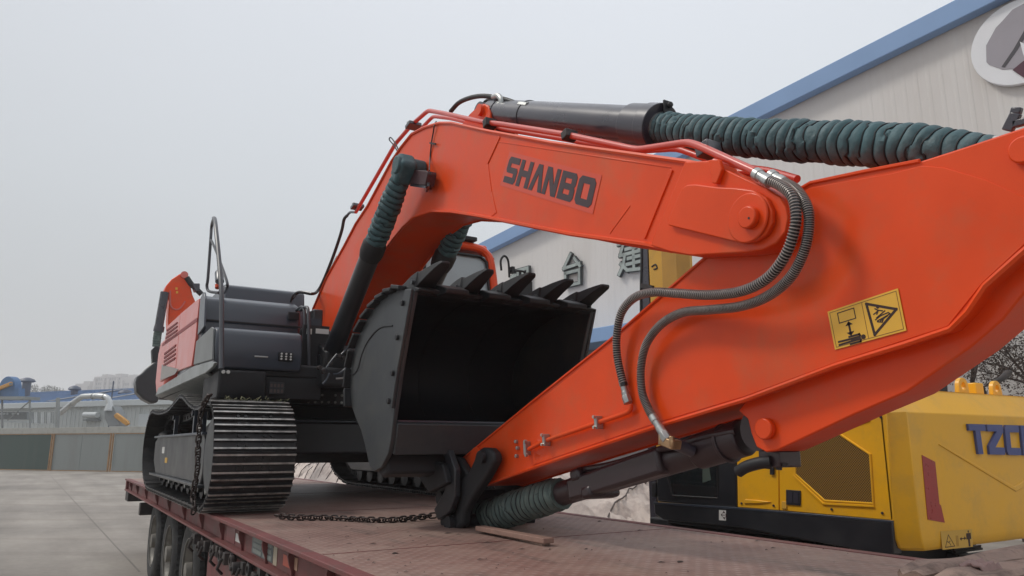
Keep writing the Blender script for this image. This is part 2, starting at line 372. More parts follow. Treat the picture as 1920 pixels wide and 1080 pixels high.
WORLD = {}       # object name -> world position of its origin
def link(name, data, m_loc, parent=None, **props):
    o = bpy.data.objects.new(name, data); COL.objects.link(o)
    m_loc = Vector(m_loc); WORLD[o.name] = m_loc
    if parent is not None:
        o.parent = parent; o.location = m_loc - WORLD[parent.name]
    else: o.location = m_loc
    for k, v in props.items(): o[k] = v
    return o
def thing(name, label, cat, loc=(0, 0, 0), group=None):
    o = link(name, None, loc); o.empty_display_size = .3
    o['label'] = label; o['category'] = cat
    if group: o['group'] = group
    return o
def part(name, mb, m, parent=None, bevel=0, smooth=35, label=None, seg=2, **props):
    vs = mb.v
    c = Vector([(min(v[i] for v in vs) + max(v[i] for v in vs)) / 2 for i in range(3)])
    c.z = min(v[2] for v in vs) if parent is None else c.z
    mb.v = [(v[0] - c.x, v[1] - c.y, v[2] - c.z) for v in vs]
    o = link(name, mb.mesh(name, m, smooth), c, parent, **props)
    if bevel:
        b = o.modifiers.new('bevel', 'BEVEL'); b.width = bevel; b.segments = seg; b.limit_method = 'ANGLE'; b.angle_limit = radians(38)
        b.harden_normals = False
    if label: o['label'] = label
    return o
def solo(name, mb, m, label, cat, group=None, **k):
    o = part(name, mb, m, None, **k); o['label'] = label; o['category'] = cat
    if group: o['group'] = group
    return o
def struct(name, mb, m, **k): return part(name, mb, m, None, kind='structure', **k)
def again(o, world, parent, rot=None, name=None):     # another copy sharing the mesh
    c = o.copy(); COL.objects.link(c); world = Vector(world); WORLD[c.name] = world
    c.parent = parent; c.location = world - (WORLD[parent.name] if parent else Vector((0, 0, 0)))
    if rot is not None: c.rotation_euler = rot
    return c

def smooth_path(pts, per=8):
    P = [Vector(p) for p in pts]; P = [P[0] * 2 - P[1]] + P + [P[-1] * 2 - P[-2]]; out = []
    for i in range(1, len(P) - 2):
        a, b, c, d = P[i - 1:i + 3]
        for k in range(per):
            t = k / per
            out.append(.5 * ((2 * b) + (c - a) * t + (2 * a - 5 * b + 4 * c - d) * t * t + (3 * b - a - 3 * c + d) * t ** 3))
    return out + [P[-2]]
def resample(pts, step):
    out = [pts[0].copy()]; acc = 0.0
    for a, b in zip(pts, pts[1:]):
        L = (b - a).length
        if L < 1e-9: continue
        d = step - acc
        while d <= L: out.append(a + (b - a) * (d / L)); d += step
        acc = (acc + L) % step
    return out
def arc(cx, cy, r, a0, a1, n):
    return [(cx + r * cos(radians(a0 + (a1 - a0) * i / n)), cy + r * sin(radians(a0 + (a1 - a0) * i / n))) for i in range(n + 1)]
def bilin(c, u, v):      # c: corners top-left, top-right, bottom-right, bottom-left; v grows downwards
    a, b, d, e = c
    return (a * (1 - u) + b * u) * (1 - v) + (e * (1 - u) + d * u) * v

# a corrugated fabric sleeve along a path; wire seams are a child
def bellows(path, r, pitch, m, parent, name='bellows', depth=.13, seed=0, n=30, wrinkle=.5, mseam=None, rr=None):
    K = 8; pts = resample(path, pitch / K); N = len(pts)
    rng = random.Random(seed)
    amp = [rng.uniform(.75, 1.2) for _ in range(N // K + 4)]
    def off(i, a):                       # where the wrapped fabric slips, the folds jump
        z = i / K
        q = noise.noise(Vector((cos(a) * .9, sin(a) * .9, z * .38 + seed * 3.1)))
        st = max(0.0, min(1.0, (q - .16) / .06)); st = st * st * (3 - 2 * st)
        return .52 * st * wrinkle + .30 * wrinkle * noise.noise(Vector((cos(a) * 1.2, sin(a) * 1.2, z * .5 + seed * 7)))
    def mod(i, a):
        s_ = i / K + off(i, a)
        fold = abs(sin(pi * s_)) ** .6
        nz = noise.noise(Vector((cos(a) * 2.2, sin(a) * 2.2, i / K * 1.1 + seed))) + .5 * noise.noise(Vector((cos(a) * 5, sin(a) * 5, i / K * 2.3 + seed)))
        return (1 - depth + depth * fold * amp[int(abs(s_)) % len(amp)]) * (1 + .055 * wrinkle * nz)
    rad = [r * (rr(i / max(1, N - 1)) if rr else 1) for i in range(N)]
    o = part(name, MB().tube(pts, rad, n, mod=mod), m, parent, smooth=28)
    sm = MB()
    for j in range(1, N // K):           # wire seams lying in the grooves
        loop = []
        for q in range(33):
            a = 2 * pi * q / 32; f = j * K
            for _ in range(3): f = (j - off(f, a)) * K
            f = max(1, min(N - 2.01, f)); i0 = int(f); fr = f - i0
            c_ = pts[i0] * (1 - fr) + pts[i0 + 1] * fr; t = (pts[i0 + 1] - pts[i0 - 1]).normalized()
            u = Vector((0, 0, 1)); u = (u - t * u.dot(t)).normalized(); w = t.cross(u)
            u0, w0 = (-w, u) if False else (u, w)
            loop.append(c_ + (u0 * cos(a) + w0 * sin(a)) * rad[i0] * (mod(f, a) * .35 + (1 - depth * .25) * .65))
        sm.tube(loop, r * .036, 5)
    part('wire_seam', sm, mseam or BELR, o, smooth=60)
    return o

def hose(path, r, parent, name='hydraulic_hose', pitch=.011, ridge=HOSER, base=HOSEH):
    pts = resample(path, pitch / 4)
    rad = [r * (1 - .13 * (0.5 - .5 * cos(2 * pi * i / 4))) for i in range(len(pts))]
    o = part(name, MB().tube(pts, r * .86, 12), base, parent)
    tl = MB()
    cs = resample(path, pitch)
    for i in range(1, len(cs) - 1):
        t = (cs[i + 1] - cs[i - 1]).normalized()
        tl.tube([cs[i] - t * pitch * .21, cs[i] - t * pitch * .09, cs[i] + t * pitch * .09, cs[i] + t * pitch * .21], [r * .87, r, r, r * .87], 12, caps=False)
    part('spiral_guard', tl, ridge, o, smooth=60)
    return o

# block letters: polygons in a unit cell, v downwards
LET = {
 'S': [[(.0, .12), (.12, 0), (1, 0), (1, .24), (.30, .24), (.30, .39), (.90, .39), (1, .50), (1, .88), (.88, 1), (0, 1), (0, .76), (.70, .76), (.70, .61), (.10, .61), (0, .50)]],
 'H': [[(0, 0), (.3, 0), (.3, .37), (.7, .37), (.7, 0), (1, 0), (1, 1), (.7, 1), (.7, .61), (.3, .61), (.3, 1), (0, 1)]],
 'V': [[(0, 1), (.36, 0), (.68, 0), (1.04, 1), (.74, 1), (.52, .34), (.30, 1)]],
 'N': [[(0, 0), (.34, 0), (.72, .58), (.72, 0), (1, 0), (1, 1), (.68, 1), (.28, .40), (.28, 1), (0, 1)]],
 'B': [[(0, 0), (.88, 0), (1, .12), (1, .42), (.93, .5), (1, .58), (1, .88), (.88, 1), (0, 1), (0, .5), (.3, .5), (.3, .78), (.7, .78), (.7, .61), (.3, .61), (.3, .39), (.7, .39), (.7, .22), (.3, .22), (.3, .5), (0, .5)]],
 'O': [[(0, .5), (0, .14), (.14, 0), (.86, 0), (1, .14), (1, .86), (.86, 1), (.14, 1), (0, .86), (0, .5), (.31, .5), (.31, .76), (.69, .76), (.69, .24), (.31, .24), (.31, .5)]],
 'T': [[(0, 0), (1, 0), (1, .22), (.66, .22), (.66, 1), (.36, 1), (.36, .22), (0, .22)]],
 'Z': [[(0, 0), (1, 0), (1, .25), (.40, .76), (1, .76), (1, 1), (0, 1), (0, .72), (.58, .23), (0, .23)]],
 'C': [[(0, .12), (.1, 0), (1, 0), (1, .24), (.32, .24), (.32, .76), (1, .76), (1, 1), (.1, 1), (0, .88)]],
 'M': [[(0, 0), (.28, 0), (.5, .36), (.72, 0), (1, 0), (1, 1), (.76, 1), (.76, .42), (.5, .8), (.24, .42), (.24, 1), (0, 1)]],
}
def letter(ch, corners, vec, m, parent, back=None):
    mb = MB()
    for poly in LET[ch]: mb.extrude([bilin(corners, u, v) for u, v in poly], vec)
    return part('letter', mb, m, parent, smooth=0)

# flat strokes on a quad: a polyline of (u, v), drawn as thin raised ribbons
def stroke(mb, corners, pts, w, vec, closed=False):
    P = [bilin(corners, u, v) for u, v in pts]
    if closed: P = P + [P[0]]
    nrm = Vector(vec).normalized()
    for k, (a, b) in enumerate(zip(P, P[1:])):
        d = (b - a)
        if d.length < 1e-6: continue
        d.normalize(); side = d.cross(nrm) * w / 2; e = d * w * .45
        off = Vector(vec) * (1 + .02 * (k % 3))
        mb.extrude([a - e - side, b + e - side, b + e + side, a - e + side], off)
    return mb
# ================================================================== GROUND
_g = MB(); _g.add([(-900, -300, 0), (900, -300, 0), (900, 1200, 0), (-900, 1200, 0)], [(0, 1, 2, 3)])
struct('ground', _g, M_GROUND, smooth=0)
JOINT = mat('joint_filler', (0.19, 0.17, 0.155), .8, var=.2)
jm = MB()
for (a, b) in (((96, 893), (262, 1072)),):
    p, q = onZ(*a, .004), onZ(*b, .004); d = (q - p).normalized()
    jm.obox((p + q) / 2, d.cross(Vector((0, 0, 1))) * .012, d * (q - p).length / 2, (0, 0, .0005))
struct('ground_joint', jm, JOINT, smooth=0)
hill = MB()
rows = []
for j in range(2):
    rows.append([(x, 1100 + 40 * j, (0 if j == 0 else 14 + 12 * noise.noise(Vector((x * .004, 3, 0))))) for x in range(-880, 881, 40)])
hill.sheet(rows)
struct('distant_hill', hill, mat('hill_scrub', (.07, .08, .06), .9, var=.2, nscale=.05))

# ================================================================== FENCE AND FACTORY ON THE LEFT
F0, F1 = onZ(0, 881, 0), onZ(262, 885.5, 0)
FD = (F1 - F0).normalized(); FN = Vector((-FD.y, FD.x, 0))
if FN.y < 0: FN = -FN                       # away from the camera
def fs(px, off=0, y=860):                   # distance along the fence line for a viewing column
    return (onP(px, y, F0 + FN * off, FN) - F0).dot(FD)
def fz(px, y, off=0): return onP(px, y, F0 + FN * off, FN).z
def fp(s, z, off=0): return F0 + FD * s + FN * off + Vector((0, 0, z))

FG1 = mat('dark_green_sheet', (.028, .060, .050), .6, var=.12, nscale=.5, streak=True, dirt=(.09, .10, .09), dirt_amt=.5, dscale=.6)
FG2 = mat('grey_gate_sheet', (.22, .245, .24), .6, var=.07, nscale=.4, streak=True, dirt=(.16, .155, .145), dirt_amt=.5, dscale=.5)
FRUST = mat('ochre_rusty_frame', (.30, .17, .07), .7, var=.3, nscale=4)
FCONC = mat('pale_concrete_coping', (.38, .38, .35), .8, var=.1, nscale=1, dirt=(.2, .19, .17), dirt_amt=.5)
zt = fz(120, 813)
fence = thing('metal_fence', 'long factory fence of dark green and grey sheet panels in rusty ochre frames', 'fence', F0)
seg = [(-420, -200, FG2), (-200, -95, FG1), (-95, 93, FG1), (99, 203, FG2), (212, 330, FG2), (336, 470, FG2), (476, 640, FG2)]
for a, b, m in seg:
    s0, s1 = fs(a), fs(b)
    mb = MB(); mb.obox(fp((s0 + s1) / 2, (zt + .06) / 2), FD * (s1 - s0) / 2, FN * .02, (0, 0, (zt - .06) / 2))
    k = 2
    for i in range(k + 1):
        s = s0 + (s1 - s0) * i / k
        mb.obox(fp(s, (zt + .06) / 2, -.025), FD * .02, FN * .008, (0, 0, (zt - .1) / 2))
    part('sheet_panel', mb, m, fence, smooth=0)
    mb = MB()
    mb.obox(fp((s0 + s1) / 2, .04, -.03), FD * (s1 - s0) / 2, FN * .03, (0, 0, .025)); mb.obox(fp((s0 + s1) / 2, zt - .03, -.04), FD * (s1 - s0) / 2, FN * .015, (0, 0, .025))
    part('frame_rail', mb, FRUST, fence, smooth=0)
for a in (-200, -95, 96, 207, 333, 473):
    s = fs(a); mb = MB()
    mb.obox(fp(s - .10, zt / 2, -.05), FD * .05, FN * .05, (0, 0, zt / 2)); mb.obox(fp(s + .12, zt / 2, -.05), FD * .045, FN * .05, (0, 0, zt / 2))
    part('post', mb, FRUST, fence, bevel=.01)
mb = MB(); sa, sb = fs(-420), fs(640)
mb.obox(fp((sa + sb) / 2, zt + .22, .12), FD * (sb - sa) / 2, FN * .15, (0, 0, .21)); part('coping_beam', mb, FCONC, fence, bevel=.01)

# long shed behind
OB = 16.0
shed = thing('factory_shed', 'long pale factory shed with blue ridged roof behind the fence', 'building', fp(0, 0, OB))
SHW = mat('shed_cladding', (.52, .55, .54), .6, var=.05, nscale=.4, streak=True, dirt=(.3, .31, .3), dirt_amt=.4, dscale=.4)
SHB = mat('shed_blue_roof', (.12, .21, .37), .55, var=.12, nscale=.3)
SHL = mat('pale_gutter', (.52, .56, .57), .5, var=.05)
SHD = mat('dark_skylight_strip', (.10, .11, .13), .4)
ze = fz(180, 762, OB); s0, s1 = fs(-420, OB), fs(560, OB)
n = 34
for i in range(n):
    a, b = s0 + (s1 - s0) * i / n, s0 + (s1 - s0) * (i + 1) / n - .03
    mb = MB(); mb.obox(fp((a + b) / 2, ze / 2, OB), FD * (b - a) / 2, FN * .05, (0, 0, ze / 2))
    for k in range(4): mb.obox(fp(a + (b - a) * (k + .5) / 4, ze / 2, OB - .07), FD * .06, FN * .02, (0, 0, ze / 2 - .02))
    part('wall_panel', mb, SHW, shed, smooth=0)
mb = MB(); mb.obox(fp((s0 + s1) / 2, ze + .25, OB - .2), FD * (s1 - s0) / 2, FN * .3, (0, 0, .28)); part('gutter', mb, SHL, shed, bevel=.03)
zr = ze + 2.3
for i in range(n):
    a, b = s0 + (s1 - s0) * i / n, s0 + (s1 - s0) * (i + 1) / n - .02
    mb = MB(); mb.extrude([fp(a, ze + .5, OB - .3), fp(b, ze + .5, OB - .3), fp(b, zr, OB + 9), fp(a, zr, OB + 9)], (0, 0, .06))
    for k in range(3):
        s = a + (b - a) * (k + .5) / 3
        mb.extrude([fp(s - .05, ze + .561, OB - .3), fp(s + .05, ze + .561, OB - .3), fp(s + .05, zr + .061, OB + 9), fp(s - .05, zr + .061, OB + 9)], (0, 0, .07))
    part('roof_sheet', mb, SHB, shed, smooth=0)
for px in (72, 172):
    s = fs(px, OB); mb = MB(); mb.extrude([fp(s, ze + .65, OB), fp(s + .9, ze + .65, OB), fp(s + .9, zr + .13, OB + 8.5), fp(s, zr + .13, OB + 8.5)], (0, 0, .05))
    part('skylight', mb, SHD, shed, smooth=0)
mb = MB(); mb.extrude([fp(s0, zr + .02, OB + 8.8), fp(s1, zr + .02, OB + 8.8), fp(s1, zr + .02, OB + 9.4), fp(s0, zr + .02, OB + 9.4)], (0, 0, .25)); part('ridge_cap', mb, SHB, shed, smooth=0)
mb = MB(); mb.obox(fp((s0 + s1) / 2, ze / 2, OB + 18), FD * (s1 - s0) / 2, FN * .05, (0, 0, ze / 2)); part('rear_wall', mb, SHW, shed, smooth=0)
for px, y in ((268, 792), ):
    s = fs(px, OB); z = fz(px, y, OB); mb = MB(); mb.obox(fp(s, z, OB - .1), FD * .9, FN * .08, (0, 0, .8)); part('window', mb, SHL, shed, bevel=.02)
VENT = mat('dark_blue_ventilator', (.055, .075, .12), .5, var=.1)
for px, y, k, lab in ((49, 713, 1.15, 'large mushroom roof vent nearest the blue belt wheel'), (140, 728, .9, 'small mushroom roof vent in the middle of the blue shed roof'), (236, 735, 1.0, 'roof vent on the blue shed right below the block of flats')):
    s = fs(px, OB + 6, 730); z = fz(px, y, OB + 6); t = thing('roof_vent', lab, 'roof vent', fp(s, z - 1.2, OB + 6), 'mushroom vents on the blue shed roof')
    mb = MB(); c = fp(s, 0, OB + 6); up = Vector((0, 0, 1))
    part('neck', MB().cyl(c + up * (z - 1.9), c + up * (z + .05), .40 * k, 14), VENT, t)
    part('cowl', MB().tube([c + up * (z - .25), c + up * (z - .12), c + up * (z + .12), c + up * (z + .3)], [.55 * k, .78 * k, .62 * k, .18 * k], 16), VENT, t)
mb = MB(); s = fs(197, OB - 1); mb.cyl(fp(s, zt, OB - 1), fp(s, fz(197, 715, OB - 1), OB - 1), .06, 8)
solo('flue_pole', mb, VENT, 'thin dark pole rising in front of the blue shed beside the silver duct', 'pole')

# silver duct with blower and chute
OD = 9.0
def fpt(px, y, off=OD): return onP(px, y, F0 + FN * off, FN)
DUCT = mat('galvanised_duct', (.55, .57, .57), .35, metal=.55, var=.1, nscale=2)
DUCTD = mat('grey_blower_casing', (.22, .24, .25), .55, var=.12, nscale=2)
ORNG = mat('orange_machine_paint', (.55, .26, .03), .5, var=.08)
t = thing('extraction_duct', 'silver bent extraction duct running down to a grey blower above the fence', 'duct', fpt(205, 800))
part('duct_pipe', MB().tube(smooth_path([fpt(113, 775), fpt(122, 767), fpt(150, 746), fpt(162, 743), fpt(192, 743), fpt(203, 748), fpt(206, 760)], 3), .24, 14), DUCT, t)
for px, y in ((136, 757), (175, 743), (196, 744)):
    c = fpt(px, y); part('duct_joint', MB().ring(c - FD * .05, c + FD * .05, .29, .2, 14), ZINC, t)
a, b = fpt(206, 757), fpt(206, 797)
part('cone', MB().tube([a, a - Vector((0, 0, .5)), a - Vector((0, 0, .6))], [.24, .40, .42], 14), DUCT, t)
part('blower_casing', MB().extrude([fpt(195, 765), fpt(211, 761), fpt(222, 780), fpt(224, 799), fpt(203, 799), fpt(196, 785)], FN * .9), DUCTD, t, bevel=.06)
part('belt_guard', MB().extrude([fpt(213, 778, OD - .1), fpt(218, 774, OD - .1), fpt(238, 789, OD - .1), fpt(240, 795, OD - .1), fpt(235, 798, OD - .1), fpt(214, 783, OD - .1)], FN * .25), ORNG, t, bevel=.05)
t = thing('air_handling_unit', 'small pale cylinder unit hung on the shed wall left of the blower', 'wall unit', fpt(170, 785))
part('casing', MB().cyl(fpt(158, 778, OB - .6), fpt(183, 778, OB - .6), .28, 12), SHL, t); part('bracket', MB().extrude([fpt(155, 786, OB - .5), fpt(183, 786, OB - .5), fpt(183, 789, OB - .5), fpt(155, 789, OB - .5)], FN * .4), DUCTD, t)
# belt wheel machine
t = thing('belt_wheel', 'large blue belt wheel casing with a slanting orange arm at the picture edge', 'machine', fpt(15, 745))
c = fpt(12, 728); R_ = (fpt(12, 706) - c).length
part('wheel_casing', MB().extrude([c + (FD * cos(a) + Vector((0, 0, 1)) * sin(a)) * R_ for a in [2 * pi * i / 28 for i in range(28)]], FN * .7), mat('blue_casing', (.05, .15, .33), .5, var=.1), t, bevel=.05)
part('stand', MB().extrude([fpt(-12, 745), fpt(35, 745), fpt(35, 728), fpt(-12, 728)], FN * .6), MATS['blue_casing'], t)
part('arm', MB().bar(fpt(-30, 740, OD - .2), fpt(22, 719, OD - .2), .22, .36), ORNG, t, bevel=.06)
part('arm_bolt', MB().cyl(fpt(20, 720, OD - .5), fpt(20, 720, OD - .2), .13, 12), DUCTD, t)
# platform frame
t = thing('steel_platform', 'grey steel platform frame with a diagonal brace below the blue belt wheel', 'platform', fpt(20, 800))
GST = mat('grey_galvanised_frame', (.27, .29, .29), .5, metal=.2, var=.1)
part('platform_deck', MB().bar(fpt(-70, 747), fpt(60, 747), 1.6, .28), GST, t); part('platform_edge', MB().bar(fpt(-70, 769), fpt(60, 769), .1, .12), GST, t)
for px in (-30, 4, 56): part('leg', MB().bar(fpt(px, 747), fpt(px, 812), .12, .12, up=FN), GST, t)
part('brace', MB().bar(fpt(14, 788), fpt(56, 752), .08, .08), GST, t)
t = thing('machine_conveyor', 'dark low machine with white rollers standing under the platform', 'machine', fpt(20, 800))
part('machine_body', MB().extrude([fpt(-60, 772, 10), fpt(50, 772, 10), fpt(50, 786, 10), fpt(-60, 786, 10)], FN * .8), DUCTD, t, bevel=.04)
for px in (2, 8, 14, 24, 34): part('roller', MB().cyl(fpt(px, 776, 9.7), fpt(px, 776, 9.9), .1, 10), SHL, t)
part('bed', MB().extrude([fpt(-60, 787, 9.8), fpt(52, 789, 9.8), fpt(52, 793, 9.8), fpt(-60, 791, 9.8)], FN * 1.2), SHL, t)
t = thing('cooler_rack', 'open rack of upright silver cooling fins beside the platform', 'rack', fpt(80, 800))
part('rack_frame', MB().bar(fpt(57, 767), fpt(101, 769), .08, .08), GST, t)
for i in range(7):
    a = 59 + i * 6.2
    part('fin', MB().tube([fpt(a, 793), fpt(a, 773), fpt(a + 3.4, 773), fpt(a + 3.4, 794)], .05, 6), DUCT if i % 2 else GST, t)
solo('steel_column', MB().bar(fpt(109, 746, 6), fpt(107, 812, 6), .3, .16, up=FN), GST, 'upright grey steel post at the left end of the silver duct', 'post')

# distant flats and treetops
OF = 330.0
FLW = mat('flats_render', (.36, .35, .35), .8, var=.06, nscale=.05); FLG = mat('flats_window', (.13, .145, .165), .3)
def tower(x0, x1, ytop, lab, dy=0, floors=16, bays=6, off=OF):
    a, b = fs(x0, off, 730), fs(x1, off, 730); z = fz((x0 + x1) / 2, ytop, off)
    t = thing('apartment_tower', lab, 'building', fp(a, 0, off), 'far blocks of flats')
    mb = MB(); mb.obox(fp((a + b) / 2, z / 2, off + 7), FD * (b - a) / 2, FN * 7, (0, 0, z / 2)); part('wall', mb, FLW, t, smooth=0)
    mb = MB(); mb.obox(fp((a + b) / 2, z + 1.2, off + 6), FD * (b - a) * .22, FN * 3, (0, 0, 1.3)); mb.obox(fp((a + b) / 2, z + .35, off + 6.9), FD * (b - a) * .5, FN * 6.9, (0, 0, .35)); part('roof_structure', mb, FLW, t, smooth=0)
    mb = MB()
    for f in range(floors):
        for k in range(bays):
            if (f + 1) * 3.0 > z - 1: continue
            mb.obox(fp(a + (b - a) * (k + .5) / bays, 1.8 + f * 3.0 + z % 3, off - .1), FD * (b - a) / bays * .28, FN * .12, (0, 0, .85))
    part('window_grid', mb, FLG, t, smooth=0, kind='stuff')
    mb = MB()
    for k in (1, bays - 1): mb.obox(fp(a + (b - a) * k / bays, z / 2, off - .6), FD * .9, FN * .6, (0, 0, z / 2 - 1))
    part('balcony_stack', mb, FLW, t, smooth=0)
tower(174, 198, 708, 'leftmost tall grey apartment block on the far skyline')
tower(199, 224, 707, 'tall apartment block between its two grey neighbours on the skyline')
tower(225, 250, 709, 'tall apartment block just left of the far excavator bucket')
tower(252, 292, 711, 'rightmost apartment block, mostly hidden behind the far excavator bucket')
tower(140, 168, 721, 'low pale block left of the tall flats', floors=9, bays=8)
tower(-130, -60, 722, 'wide pale block outside the left edge', floors=9, bays=12)
rt = random.Random(5)
FTR = mat('far_tree_green', (.05, .065, .05), .9, var=.3, nscale=.5)
for i, (px, y) in enumerate(((62, 722), (88, 724), (97, 725), (112, 728))):
    t = thing('far_tree', ['faint treetop right of the large roof vent', 'second faint treetop along the shed ridge', 'rounded treetop in the middle of the shed ridge', 'last faint treetop before the small roof vent'][i], 'tree', fp(fs(px, 120, 730), 0, 120), 'treetops beyond the shed')
    c = fp(fs(px, 120, 730), fz(px, y, 120) - 1.5, 120); mb = MB()
    for k in range(420):
        d = Vector((rt.gauss(0, 1), rt.gauss(0, 1), rt.gauss(0, .8))); d = d / max(d.length, .1) * rt.uniform(.2, 1) ** .5 * 1.9
        q = c + d; u = Vector((rt.uniform(-1, 1), rt.uniform(-1, 1), rt.uniform(-1, 1))) * .22; w = u.cross(Vector((rt.random(), .3, rt.random()))).normalized() * .2
        mb.add([q - u, q + w, q + u], [(0, 1, 2)])
    part('crown', mb, FTR, t, smooth=0); part('trunk', MB().tube([Vector((c.x, c.y, 0)), c], [.3, .12], 6), BARK, t)

# ================================================================== WAREHOUSE WITH THE GABLE
wr = ray(-200, 836); WD = Vector((wr.x, wr.y, 0)).normalized()
r0 = ray(1078, 507); _f = Vector((sin(radians(YAW)), cos(radians(YAW)), 0))
W0 = EYE + r0 * (24.0 / (r0.dot(_f)))
WN = Vector((WD.y, -WD.x, 0))
if WN.dot(EYE - W0) < 0: WN = -WN           # towards the camera
WR = -WD                                    # along the wall, rightwards
def wp(x, y, off=0): return onP(x, y, W0 + WN * off, WN)
def ws(p): return (p - W0).dot(WR)
def wpt(s, z, off=0): return Vector((W0.x, W0.y, 0)) + WR * s + WN * off + Vector((0, 0, z))
pa, pb = wp(905, 463), wp(1813, 6)
sl = (pb.z - pa.z) / (ws(pb) - ws(pa)); sa0 = ws(wp(835, 600)); ridge = ws(pb) + 3.0
def gz(s): return pa.z + sl * (min(s, 2 * ridge - s) - ws(pa))
wh = thing('warehouse', 'pale ribbed metal warehouse with a blue edged gable behind the orange excavator', 'building', wpt(0, 0))
se = 2 * ridge - sa0; NP = 44
for i in range(NP):
    a = sa0 + (se - sa0) * i / NP; b = sa0 + (se - sa0) * (i + 1) / NP
    mb = MB(); prof = []
    k = 4; w = (b - a - .001) / k
    for q in range(k):
        x = a + q * w
        prof += [(x, 0), (x + w * .62, 0), (x + w * .70, .004), (x + w * .92, .004)]
    prof += [(b - .001, 0), (b - .001, -.05), (a, -.05)]
    bot = [wpt(s, 0, o) for s, o in prof]; top = [wpt(s, gz(s) - .14, o) for s, o in prof]
    m_ = len(prof); mb.add(bot + top, [tuple(range(m_, 2 * m_))] + [(j, (j + 1) % m_, (j + 1) % m_ + m_, j + m_) for j in range(m_)])
    part('wall_panel', mb, WALLP, wh, smooth=0)
def verge(s0, s1):
    mb = MB(); h = .44
    mb.extrude([wpt(s0, gz(s0) - h, .03), wpt(s1, gz(s1) - h, .03), wpt(s1, gz(s1) + .03, .03), wpt(s0, gz(s0) + .03, .03)], WN * .28)
    return part('blue_fascia', mb, FASCIA, wh, bevel=.02)
verge(sa0 - .4, ridge); verge(ridge, se + .4)
mb = MB()
for s0, s1 in ((sa0 - .4, ridge), (ridge, se + .4)):
    mb.extrude([wpt(s0, gz(s0) - .12, .02), wpt(s1, gz(s1) - .12, .02), wpt(s1, gz(s1) - .12, -40), wpt(s0, gz(s0) - .12, -40)], (0, 0, .12))
part('roof', mb, FASCIA, wh, smooth=0)
mb = MB(); mb.extrude([wpt(sa0, 0, -.1), wpt(sa0, gz(sa0), -.1), wpt(sa0, gz(sa0), -40), wpt(sa0, 0, -40)], WR * .06); part('side_wall', mb, WALLP, wh, smooth=0)
mb = MB(); zc = wp(1100, 634).z; c0, c1 = ws(wp(900, 640)), ws(wp(1700, 640))
mb.extrude([wpt(c0, zc, .04), wpt(c0, zc, 1.3), wpt(c0, zc - .42, 1.3), wpt(c0, zc - .42, .04)], WR * (c1 - c0)); part('door_canopy', mb, FASCIA, wh, bevel=.02)
mb = MB(); mb.extrude([wpt(c0 + .3, .02, .05), wpt(c1 - .3, .02, .05), wpt(c1 - .3, zc - .44, .05), wpt(c0 + .3, zc - .44, .05)], WN * .05); part('sliding_door', mb, mat('grey_door', (.16, .16, .165), .5, var=.1, streak=True), wh)

# raised sign characters (stroke quads, unit cell, v downwards)
def character(strokes, cx, cy, hpx, lab):
    p = wp(cx, cy); h = (wp(cx, cy - hpx / 2) - wp(cx, cy + hpx / 2)).length; s = ws(p)
    tl, tr, br, bl = (wpt(s - h * .46, p.z + h / 2, .05), wpt(s + h * .46, p.z + h / 2, .05), wpt(s + h * .46, p.z - h / 2, .05), wpt(s - h * .46, p.z - h / 2, .05))
    t = thing('sign_character', lab, 'sign letter', p, 'raised characters on the warehouse wall')
    e, f = MB(), MB()
    for pts in strokes:
        stroke(e, (tl, tr, br, bl), pts, h * .135, WN * .09)
        off = WN * .09
        stroke(f, tuple(c + off for c in (tl, tr, br, bl)), pts, h * .092, WN * .012)
    part('rim', e, CHAR, t, smooth=0); part('face', f, CHARF, t, smooth=0)
TAI = [[(.44, .0), (.10, .40), (.86, .36)], [(.62, .16), (.88, .44)], [(.18, .56), (.84, .56), (.84, .96), (.18, .96), (.18, .56)]]
YAN = [[(.12, .22), (.16, .42)], [(.34, .2), (.28, .4)], [(.22, .05), (.22, .5), (.05, .95)], [(.24, .55), (.36, .8)],
       [(.46, .08), (.95, .08), (.95, .96), (.46, .96), (.46, .08)], [(.54, .36), (.88, .36)], [(.71, .2), (.71, .5), (.55, .8)], [(.71, .5), (.87, .8)]]
JIAN = [[(.02, .08), (.25, .08), (.08, .42), (.28, .42), (.2, .72), (.02, .95)], [(.1, .66), (.35, .88), (1, .94)],
        [(.38, .14), (.85, .14), (.85, .42), (.38, .42)], [(.32, .28), (.98, .28)], [(.4, .56), (.88, .56)], [(.34, .72), (.96, .72)], [(.62, 0), (.62, .86)]]
character(YAN, 978, 534, 62, 'dark outlined wall character standing behind the bucket teeth, lowest of the row')
character(TAI, 1078, 507, 60, 'dark outlined wall character with an open square, right of the cab mirror')
character(JIAN, 1188, 481, 66, 'dense wall character half hidden under the boom, left of the yellow column')

# round picture board
t = thing('round_sign_board', 'big round white sign board with grey and maroon print high on the gable', 'sign', wp(1920, 80))
bc = wp(1918, 82); bs = ws(bc); Rb = ws(wp(1918, 82)) - ws(wp(1822, 82))
def wdisc(pts, o0, o1): return MB().extrude([wpt(bs + u * Rb, bc.z + v * Rb, o0) for u, v in pts], WN * (o1 - o0))
part('board', wdisc([(cos(a), sin(a)) for a in [2 * pi * i / 64 + .01 for i in range(64)]], .06, .16), BOARDW, t, bevel=.01)
part('grey_print_shape', wdisc([(-.70, -.22), (-.66, .18), (-.42, .52), (-.28, .62), (-.05, .80), (.3, .86), (.62, .6), (.7, .1), (.5, -.3), (.2, -.45), (.05, -.50), (-.12, -.62), (-.42, -.52), (-.48, -.46), (-.66, -.30)], .161, .172), BOARDG, t, smooth=0)
part('dark_print_line', wdisc([(-.42, -.46), (-.36, -.5), (-.1, -.22), (.16, .1), (.3, .4), (.24, .42), (.08, .16), (-.14, -.14)], .173, .178), BOARDK, t, smooth=0)
